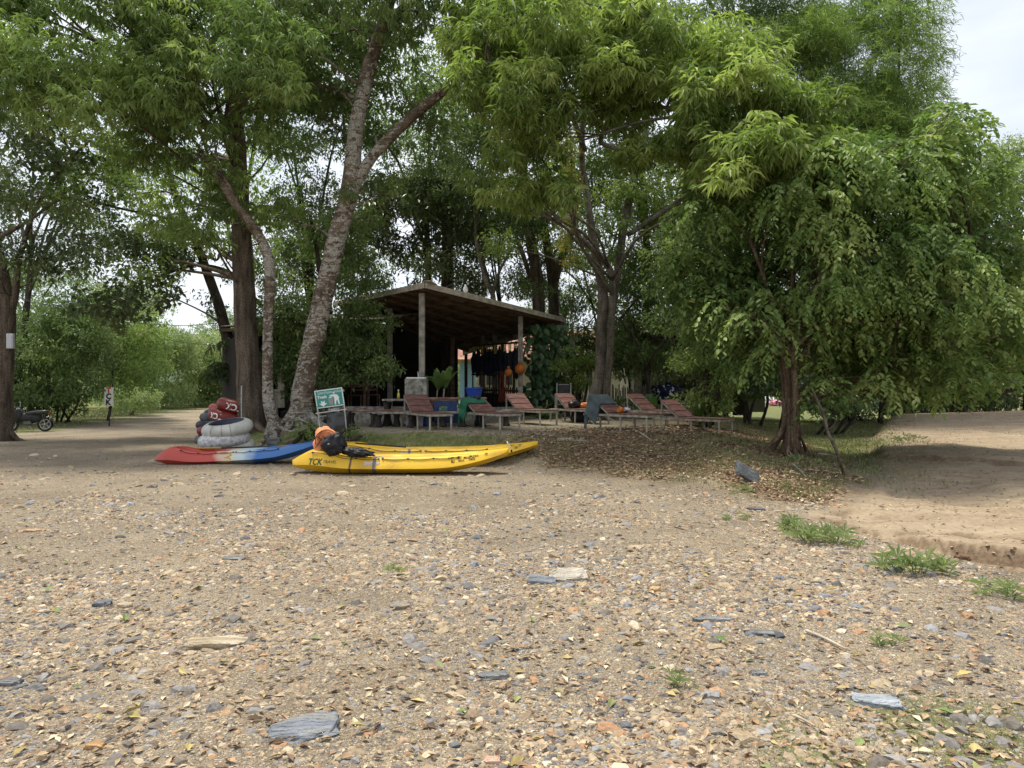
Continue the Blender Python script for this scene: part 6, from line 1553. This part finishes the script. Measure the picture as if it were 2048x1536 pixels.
# ---------------------------------------------------------------- signs, box, poles, wires
ls = thing('letter_sign', 'white upright sign with stacked letters, red over black, beside the road', 'sign', at(218, 33.5)); lz = ls.location.z; q37 = 33.5/F
sx = lambda px, py, y=0: ((px-218.5)*q37, y, EYE-(py-768)*q37-lz)
k = MB(); a, b = Vector(sx(209.5, 775)), Vector(sx(227.5, 812)); k.box((a+b)/2, (b.x-a.x, .05, a.z-b.z), bev=.01); k.build('sign_panel', mat('dull white panel', (.50, .50, .47), (.62, .62, .58), scale=3), ls)
k = MB(); k.tube([(0, .02, -.1), Vector(sx(218.5, 813, .02))], .03, n=8); k.build('pole', M_CHAR, ls)
M_INKR = mat('red ink', (.45, .06, .03)); M_INKBLK = mat('black ink', (.02, .02, .02))
for ch, py, mm_ in (('T', 785.5, M_INKR), ('C', 797.5, M_INKBLK), ('K', 809.5, M_INKBLK)):
    vs, fs = text_mesh(ch, .33, .016); w = (max(v.x for v in vs)+min(v.x for v in vs))/2; y0 = sx(0, py)[2]
    k = MB(); k.add([((v.x-w), -.03, y0+v.y) for v in vs], fs); k.build('letter', mm_, ls)
bx = thing('meter_box', 'small white box fixed to the rough trunk at the left edge', 'box', P(21, 682, 22.1))
k = MB(); k.box((0, 0, 0), (.20, .10, .44), bev=.012); k.build('casing', mat('grey white metal', (.45, .46, .50), (.55, .56, .58), scale=4, rough=.5), bx)
k = MB(); k.box((0, -.055, -.02), (.15, .012, .34), bev=.004); k.build('cover', mat('cover grey', (.48, .49, .52)), bx)
def wire(name, label, pts, r=.012):
    k = MB(); k.tube(catmull([Vector(p) for p in pts], [r]*len(pts), 8)[0], r, n=5); return tag(k.build(name, M_BLACK, None), label, 'cable')
wire('power_cable', 'upper black cable crossing the left trees down from the edge trunk', [P(-40, 574, 22), P(20, 590, 22.3), P(100, 610, 25), P(190, 600, 29), P(300, 588, 34)])
wire('power_cable', 'sagging black cable over the road, ending at the dark leaning trunk', [P(200, 640, 34), P(300, 648, 30), P(370, 651, 27), P(436, 646, 24.6)])
wire('power_cable', 'faint far cable low over the road end', [P(330, 680, 50), P(400, 688, 50), P(470, 696, 50)], .02)
wire('power_cable', 'thin pale cable slanting through the upper left crown', [P(-60, 288, 21), P(120, 345, 21.5), P(250, 372, 22), P(345, 390, 23.5)], .008)
for i, (px, d, w, pt_, lb) in enumerate(((967, 36, 8, 400, 'square concrete power pole rising behind the roof beside the slender trunk'), (1129, 33, 8, 628, 'short concrete pole at the right corner of the hut roof'))):
    x = (px-1024)/F*d; z0 = H(x, d); zt = EYE-(pt_-768)/F*d; o = thing('concrete_pole', lb, 'pole', (x, d, z0))
    k = MB(); k.box((0, 0, (zt-z0)/2), (.19, .19, zt-z0), taper=.8, bev=.01); k.build('shaft', M_CONC, o)
    if i == 0:
        for z in (zt-z0-.4, zt-z0-1.5): k = MB(); k.box((0, -.1, z), (.7, .06, .08), bev=.01); k.build('crossarm', M_CONC, o)

# ---------------------------------------------------------------- houses behind
M_TILE = mat('faded red tiles', (.27, .12, .09), (.46, .29, .22), scale=2.5, rough=.85, bump=.6, bscale=9, detail=8)
M_BEIGE = mat('beige render', (.42, .38, .30), (.50, .46, .37), scale=1.2, rough=.9)
rh = thing('tiled_house', 'house with a faded red tile roof and beige wall seen beyond the hut', 'house', (*xy(1090, 44), .4))
x0, x1 = xy(905, 44)[0], xy(1330, 44)[0]; z = rh.location
k = MB(); k.box(((x0+x1)/2-z.x, 3.0, 1.5), (x1-x0-1.0, 6, 3.0)); k.build('wall', M_BEIGE, rh)
k = MB(); n = 26
def tile_slope(y0, z0, y1, z1):
    rows = []
    for i in range(n+1):
        t = i/n; rows.append([(x0-z.x-.4, y0+(y1-y0)*t, z0+(z1-z0)*t+.05*(i % 2)), (x1-z.x+.4, y0+(y1-y0)*t, z0+(z1-z0)*t+.05*(i % 2))])
    k.sheet(rows)
tile_slope(-.9, 2.6, 3, 4.55); tile_slope(6.9, 2.6, 3, 4.55); k.build('roof', M_TILE, rh, solid=.06)
for px, w in ((938, 1.1),): k = MB(); k.box((xy(px, 44)[0]-z.x, -.03, 1.25), (w, .06, 2.3)); k.build('door', mat('pale blue door', (.25, .42, .62), (.30, .48, .66), scale=2), rh)
for px in (972, 1010, 1170): k = MB(); k.box((xy(px, 44)[0]-z.x, -.04, 1.7), (.9, .06, 1.1)); w = k.build('window', mat('dark pane', (.06, .07, .08), rough=.15), rh); k = MB(); [k.box((xy(px, 44)[0]-z.x+dx, -.08, 1.7), (.06, .04, 1.14)) for dx in (-.45, 0, .45)]; k.build('frame', M_FASCIA, w)
for px in (955, 1040): k = MB(); k.box((xy(px, 44)[0]-z.x, -.6, 1.3), (.2, .2, 2.7)); k.build('porch_post', M_FASCIA, rh)
bh = thing('beige_house', 'plain beige rendered house half hidden behind the loungers at right', 'house', (*xy(1370, 32), .5)); z = bh.location
x0, x1 = xy(1268, 32)[0]-z.x, xy(1530, 32)[0]-z.x
k = MB(); k.box(((x0+x1)/2, 2, 1.5), (x1-x0, 4, 3.2)); k.build('wall', mat('shaded beige render', (.36, .33, .25), (.42, .39, .30), scale=1.5, rough=.9), bh)
k = MB(); k.box(((x0+x1)/2, 1.9, 3.25), (x1-x0+.8, 5.2, .14)); k.build('roof', M_ROOFTOP, bh)
for (pa, pb, ya, yb) in ((1344, 1392, 760, 763), (1344, 1350, 763, 786), (1372, 1392, 763, 772)):
    a, b = P(pa, ya, 31.9), P(pb, yb, 31.9); k = MB(); k.box(((a.x+b.x)/2-z.x, -.05, (a.z+b.z)/2-z.z), (b.x-a.x, .06, a.z-b.z)); k.build('red_board', mat('dark red paint', (.17, .03, .02), (.24, .05, .03), scale=6), bh)
k = MB(); a, b = P(1352, 784, 31.6), P(1420, 786, 31.6); k.box(((a.x+b.x)/2-z.x, -.3, a.z-z.z), (b.x-a.x, .4, .08)); k.build('ledge', M_CONC, bh)

# ---------------------------------------------------------------- plants in the middle ground
def big_leaf_plant(name, label, loc, n, L, W, el, seed, m=M_PADDLE, tint=(.1, .7), droop=.45, stem=.0):
    o = thing(name, label, 'plant', loc); rosette(o, (0, 0, stem), n, L, W, el, seed, m, droop=droop, tint=tint)
    if stem > 0: k = MB(); k.tube([(0, 0, -.05), (0.02, 0, stem*.5), (0, 0, stem)], .03, n=6); k.build('stem', M_GREYWOOD, o)
    return o
big_leaf_plant('banana_plant', 'broad paddle leaved plant behind the lounger with the grey towel, beside the navy cloth', at(1298, 22.5), 9, 1.05, .34, (35, 85), 5, tint=(.0, .6), droop=.25)
big_leaf_plant('banana_plant', 'drooping broad leaved plant between the corner post and the fourth lounger', at(1080, 22.4), 10, .75, .26, (10, 75), 6, tint=(0, .4), droop=.5)
big_leaf_plant('agave', 'spiky dark leaved plant left of the banana plant behind the loungers', at(1262, 23.0), 22, .62, .05, (5, 85), 7, m=L_DARK, tint=(.2, .9), droop=.2, stem=.35)
big_leaf_plant('fern', 'arching fern at the foot of the forked mossy tree', at(1235, 22.6), 16, .8, .10, (10, 75), 8, m=L_DARK, tint=(.4, 1), droop=.6, stem=.3)
ph = thing('climbing_vine', 'dark heart leaved vine climbing the trunk beside the corner post', 'vine', P(1090, 840, 24.6))
k = MB()
for x, y0_, y1_ in ((1078, 840, 650), (1095, 840, 655), (1105, 840, 700)): k = MB(); k.tube([P(x, y0_, 24.6), P(x+6, (y0_+y1_)/2, 24.5), P(x-4, y1_, 24.6)], .04, n=7); k.build('stem', M_BARK_BROWN, ph, smooth=True, world=True)
r = random.Random(9); mbv = MB(); tv = []
for i in range(330):
    c = P(r.gauss(1092, 24), r.uniform(648, 800), r.uniform(23.9, 24.7)); a = r.uniform(0, 6.28); s0 = len(mbv.v)
    L_ = r.uniform(.16, .30); paddle_leaf(mbv, c, (math.cos(a)*.6, -.5+math.sin(a)*.4, -.8), L_, L_*.75, up=Vector((.2, -1, .5)), droop=.1, n=4); tv += [r.random()]*(len(mbv.v)-s0)
o = mbv.build('foliage', L_VINE, ph, smooth=True, world=True); add_attr(o.data, 'tint', tv)
scrub('shrub', 'light yellow green shrub between the vine and the forked mossy tree', 1155, 735, 38, 38, 23.2, 24.2, 14, .26, .42, .09, 20, L_BRIGHT, 240, style='tuft')
scrub('shrub', 'dark green shrub behind the office chair back', 1130, 785, 55, 25, 24.2, 25, 10, .3, .45, .10, 14, L_MID, 241)
scrub('shrub', 'small leafy shrub low at the left of the trash sign', 618, 862, 22, 20, 16.4, 17.2, 8, .14, .22, .07, 34, L_FIG, 242)
scrub('shrub', 'low weedy shrub at the right leg of the trash sign', 712, 868, 26, 14, 15.9, 16.7, 8, .10, .18, .06, 34, L_MID, 243)
scrub('shrub', 'small shrub at the foot of the forked speckled trunk', 640, 800, 20, 40, 19.4, 20.0, 7, .2, .32, .09, 20, L_DARK, 244)
scrub('shrub', 'green shrub behind the fig trunk above the rubbish bags', 1500, 770, 45, 20, 25, 26, 12, .4, .6, .12, 12, L_MID, 245)
ch = thing('office_chair', 'black slatted chair back standing behind the lounger with the black bag', 'chair', at(1128, 21.6))
k = MB(); k.box((0, 0, .82), (.34, .05, .46), bev=.02); k.build('backrest', M_BLACK, ch)
for s in (-.2, .2): k = MB(); k.tube([(s, .02, 0), (s, .02, 1.08)], .014, n=8); k.build('leg', M_METAL, ch)
k = MB(); k.box((0, -.2, .46), (.42, .42, .05), bev=.02); k.build('seat', M_BLACK, ch)
# bamboo fence behind
bf = thing('bamboo_fence', 'short fence of upright brown bamboo canes behind the forked mossy tree', 'fence', at(1235, 24.0)); r = random.Random(1)
k = MB()
for i in range(34): k.tube([(-.9+i*.055, r.uniform(-.03, .03), -.1), (-.9+i*.055+r.uniform(-.02, .02), 0, r.uniform(.8, 1.05))], .02, n=6)
k.build('canes', M_BARK_GREY, bf); k = MB(); k.tube([(-.95, -.04, .5), (1.0, -.04, .5)], .018, n=6); k.build('rail', M_BARK_BROWN, bf)
# rubbish bags on the grass behind the fig
for i, (px, py, rr_, c1, c2, lb) in enumerate(((1511, 816, .2, (.5, .5, .5), (.7, .7, .7), 'small white plastic bag on the grass, left of the pair'), (1534, 803, .27, (.6, .6, .6), (.8, .8, .8), 'white plastic sack lying on the grass left of the pink one'), (1552, 806, .2, (.6, .12, .22), (.75, .4, .5), 'pink plastic bag lying beside the white sack'))):
    g_ = G(px, py+6); o = thing('plastic_bag', lb, 'bag', g_); s_ = g_.y/22
    k = MB(); k.blob((0, 0, rr_*.35*s_), (rr_*s_, rr_*.6*s_, rr_*.45*s_), amp=.45, fr=2.5, seed=i); k.build('bag_body', mat('bag plastic', c1, c2, scale=8, rough=.4), o, smooth=True)
    k = MB(); k.blob((-rr_*.6*s_, 0, rr_*.75*s_), (rr_*.22*s_, rr_*.15*s_, rr_*.25*s_), amp=.4, seed=i+5); k.build('knot', mat('bag plastic knot', c1, c2, scale=8, rough=.4), o, smooth=True)

# ---------------------------------------------------------------- rocks, sticks, weeds
def slab(label, px, py, sx_, sy_, sz_, rz, c1, c2, seed, tilt=(0, 0), name='rock', sink=.42, c3=None, sc=4):
    g_ = G(px, py); o = MB(); r = random.Random(seed)
    M = (Euler((R(tilt[0]), R(tilt[1]), R(rz))).to_matrix())
    o.blob((0, 0, 0), (sx_/2, sy_/2, sz_/2), M=M, n=30, m=14, amp=.30, fr=1.7, seed=seed, power=.45)
    ob = o.build(name, mat('stone '+str(seed), c1, c2, scale=sc*1.6, rough=.9, bump=1.0, bscale=20, detail=9, c3=c3, stretch=(.6, 2.6, 2.0)), None, smooth=True, angle=28)
    ob.location = g_+Vector((0, 0, sz_*(.5-sink))); tag(ob, label, 'rock')
    return ob
SL, SL2 = (.125, .125, .13), (.26, .262, .26); CR = (.50, .43, .32); TN = (.40, .30, .19)
slab('big blue grey slate slab with a cream edge near the bottom, left of centre', 610, 1465, .30, .19, .06, 20, SL, SL2, 1, (14, -4), c3=(.22, .24, .28))
slab('pale striped stone beside a dark slate in the middle distance of the gravel', 1140, 1158, .30, .17, .09, 10, (.33, .30, .25), (.58, .53, .45), 2, (16, 0))
slab('dark slate slab touching the left side of the pale striped stone', 1085, 1165, .24, .13, .05, -10, (.13, .14, .16), (.24, .26, .29), 3, (10, 4))
slab('long cream streaked stone half buried in the left gravel', 435, 1290, .34, .16, .06, 4, (.27, .21, .14), (.54, .48, .37), 4, c3=(.40, .33, .23))
slab('flat blue grey slate in the upper left gravel below the tricolour kayak', 468, 1118, .20, .12, .03, -8, SL, SL2, 5)
slab('long flat slate strip right of centre in the near gravel', 1425, 1242, .28, .06, .04, -3, SL, (.34, .36, .38), 6)
slab('thin slate chip right of the long slate strip', 1525, 1268, .22, .09, .035, -12, SL, SL2, 7)
slab('flat pale blue slate lying at the edge of the turf patch', 1755, 1408, .24, .12, .05, -14, (.24, .27, .31), (.42, .45, .49), 8)
slab('rounded grey slate with a tan pebble beside it, lower right', 1518, 1350, .09, .06, .035, 5, SL, SL2, 9)
slab('dark slate lump below the rear of the left gravel', 205, 1212, .12, .09, .06, 15, (.11, .115, .13), (.22, .23, .25), 10)
slab('tan stone beside the dark slate lump', 250, 1214, .10, .06, .05, -5, (.50, .36, .22), CR, 11)
slab('orange flat stone at the upper left of the gravel', 65, 1063, .24, .10, .04, 5, (.40, .22, .11), (.55, .40, .26), 12)
slab('grey cobble with a tan vein left of the near centre', 800, 1216, .13, .10, .07, 30, (.16, .16, .17), (.42, .34, .24), 13)
slab('split slate lying left of the yellow leaf in the near centre', 985, 1355, .17, .09, .04, 10, SL, SL2, 14)
slab('ochre cobble in the gravel right of the pale striped stone', 1312, 1182, .10, .06, .05, 8, (.48, .30, .13), (.60, .44, .26), 15)
slab('small dark slate at the left edge of the near gravel', 20, 1368, .12, .07, .04, 0, (.10, .105, .115), (.24, .24, .25), 16)
slab('pink stone at the lower middle edge of the picture', 985, 1525, .07, .045, .035, 0, (.55, .30, .22), (.66, .44, .34), 17)
slab('rusty orange flat stone in the left near gravel', 190, 1495, .085, .05, .03, 0, (.38, .20, .08), (.52, .34, .18), 18)
slab('white pebble stone left of the near slate slab', 330, 1310, .05, .03, .02, 0, (.5, .46, .38), (.7, .66, .56), 19)
slab('large dark grey stone slab leaning against the grassy bank below the loungers', 1496, 962, .46, .07, .34, 14, (.055, .06, .065), (.13, .14, .15), 20, (-52, 28), sink=.2)
slab('cream flat stone on the top edge of the bank below the third lounger', 1130, 880, .34, .2, .06, 10, (.38, .34, .26), (.50, .46, .36), 21)
slab('flat stone embedded in the bank right of the cream one', 1158, 884, .30, .2, .06, -10, (.30, .26, .2), (.40, .36, .28), 22)
slab('grey stone at the foot of the trunks beside the white tubes', 548, 888, .32, .25, .24, 10, (.13, .13, .125), (.25, .25, .24), 23)
slab('long brown stone leaning at the foot of the forked trunk', 590, 884, .42, .16, .14, 22, (.16, .12, .09), (.28, .22, .17), 24, (0, -18))
slab('dark slate chip at the edge of the dirt field', 1512, 1020, .22, .1, .05, -20, (.09, .09, .11), (.18, .18, .2), 25)
slab('brown clod lying in the dirt field gully', 1925, 1118, .12, .09, .07, 0, (.14, .08, .05), (.22, .14, .09), 26)
def stick(label, pts, r, m=M_GREYWOOD, name='stick'):
    k = MB(); p_, q_ = catmull([Vector(p) for p in pts], [r*(1-.5*i/len(pts)) for i in range(len(pts))], 4); k.tube(p_, q_, n=6)
    return tag(k.build(name, m, None, smooth=True), label, 'stick')
def gp(px, py, dz=.02): g_ = G(px, py); return g_+Vector((0, 0, dz))
stick('pale brown stick on the gravel below the right hand weeds', [gp(1612, 1268), gp(1650, 1284), gp(1692, 1305)], .010, M_FASCIA)
stick('short pale stick at the edge of the turf patch', [gp(1590, 1440), gp(1612, 1452), gp(1630, 1462)], .007, M_FASCIA)
stick('thin curved twig on the gravel right of centre', [gp(1092, 1210), gp(1130, 1228), gp(1185, 1248)], .005, M_GREYWOOD)
stick('grey stick lying on the bank above the leaning stone', [gp(1585, 935, .06), gp(1600, 948, .06), gp(1612, 960, .04)], .018)
stick('pale flat branch on the bank beside the leaning root', [gp(1636, 912, .05), gp(1660, 915, .05), gp(1680, 922, .04)], .03, M_FASCIA)
stick('pale stick on the bank in front of the grey towel lounger', [gp(1278, 868, .03), gp(1292, 876, .03), gp(1304, 885, .03)], .016, M_FASCIA)
pr = thing('leaning_pole', 'slim bent branch leaning from the bank up into the fig crown', 'branch', gp(1690, 950))
k = MB(); p_, q_ = catmull([gp(1690, 952, -.03), P(1672, 900, 12.6), P(1655, 862, 12.9), P(1648, 830, 13.1), P(1634, 800, 13.4), P(1622, 770, 13.6)], [.028, .028, .026, .03, .022, .015], 5); k.tube(p_, q_, n=8)
k.build('branch_shaft', M_BARK_BROWN, pr, smooth=True, world=True)
k = MB(); k.tube([P(1655, 862, 12.9), P(1668, 850, 12.8), P(1676, 835, 12.8)], [.012, .009, .004], n=5); k.build('twig', M_BARK_BROWN, pr, world=True)
pr2 = thing('aerial_root', 'thin aerial root slanting down right of the fig trunk', 'root', gp(1612, 905)); k = MB(); k.tube([gp(1614, 908, -.05), P(1602, 870, 13.9), P(1592, 830, 14.1)], [.03, .025, .02], n=7); k.build('root_shaft', M_BARK_FIG, pr2, smooth=True, world=True)
k = MB(); k.tube([P(1602, 870, 13.9), P(1609, 888, 13.8), gp(1620, 906, -.03)], [.012, .01, .008], n=6); k.build('rootlet', M_BARK_FIG, pr2, smooth=True, world=True)
M_WEED = leaf_mat('weed leaf', [(.17, .24, .09), (.26, .34, .14), (.36, .43, .20), (.48, .50, .28)], trans=.3, gain=.8)
def weed(label, px, py, rad, h, n, seed, leaf=.10, style='up'):
    g_ = G(px, py); t = thing('weed', label, 'weed', g_); r = random.Random(seed)
    pf = [(g_.x+r.uniform(-rad, rad), g_.y+r.uniform(-rad, rad)*.5, 0, .045+.04*r.random()) for _ in range(n)]
    pf = [(a, b, H(a, b)+h*(.12+.6*r.random())*(1-.6*abs(a-g_.x)/rad), c) for a, b, _, c in pf]
    for p in pf:
        k = MB(); b0 = Vector((p[0]*.7+g_.x*.3, p[1]*.7+g_.y*.3, 0)); b0.z = H(b0.x, b0.y)-.01; k.tube([b0, Vector(p[:3])], .004, n=4); so_ = k.build('stem', M_WEED, t, world=True); add_attr(so_.data, 'tint', np.full(8, .3))
    crown('leaves', t, [(pf, style, leaf*1.7, 22, dict(w=.13))], M_WEED, seed)
weed('large leafy green weed at the edge of the dirt field, farther of the two', 1650, 1085, .36, .22, 22, 1)
weed('large spiky green weed nearer than the other, at the field edge', 1830, 1150, .26, .22, 17, 2, .11)
weed('narrow young weed beside the farther large weed', 1590, 1062, .12, .15, 9, 3)
weed('small low green weed at the left end of the field edge', 1470, 1040, .2, .05, 8, 4, .05)
weed('drooping grey green weed at the right edge of the picture', 2010, 1195, .18, .12, 9, 5, .08)
weed('small grassy tuft in the gravel beside the left leaf heap', 790, 1140, .09, .04, 7, 8, .05)
weed('bright green weed at the foot of the leaning dark stone', 1475, 985, .2, .12, 8, 9, .06)
weed('tiny sprout in the near gravel right of centre', 1352, 1375, .05, .04, 5, 10, .05)
weed('yellow green bush weed alone in the middle of the dirt field', 1830, 885, .35, .28, 9, 11, .10)
weed('sprout with broad leaves on the bank beside the fig roots', 1605, 925, .2, .12, 10, 12, .09)
weed('tiny grass tuft at the lower right in the gravel', 1775, 1290, .06, .05, 6, 13, .05)
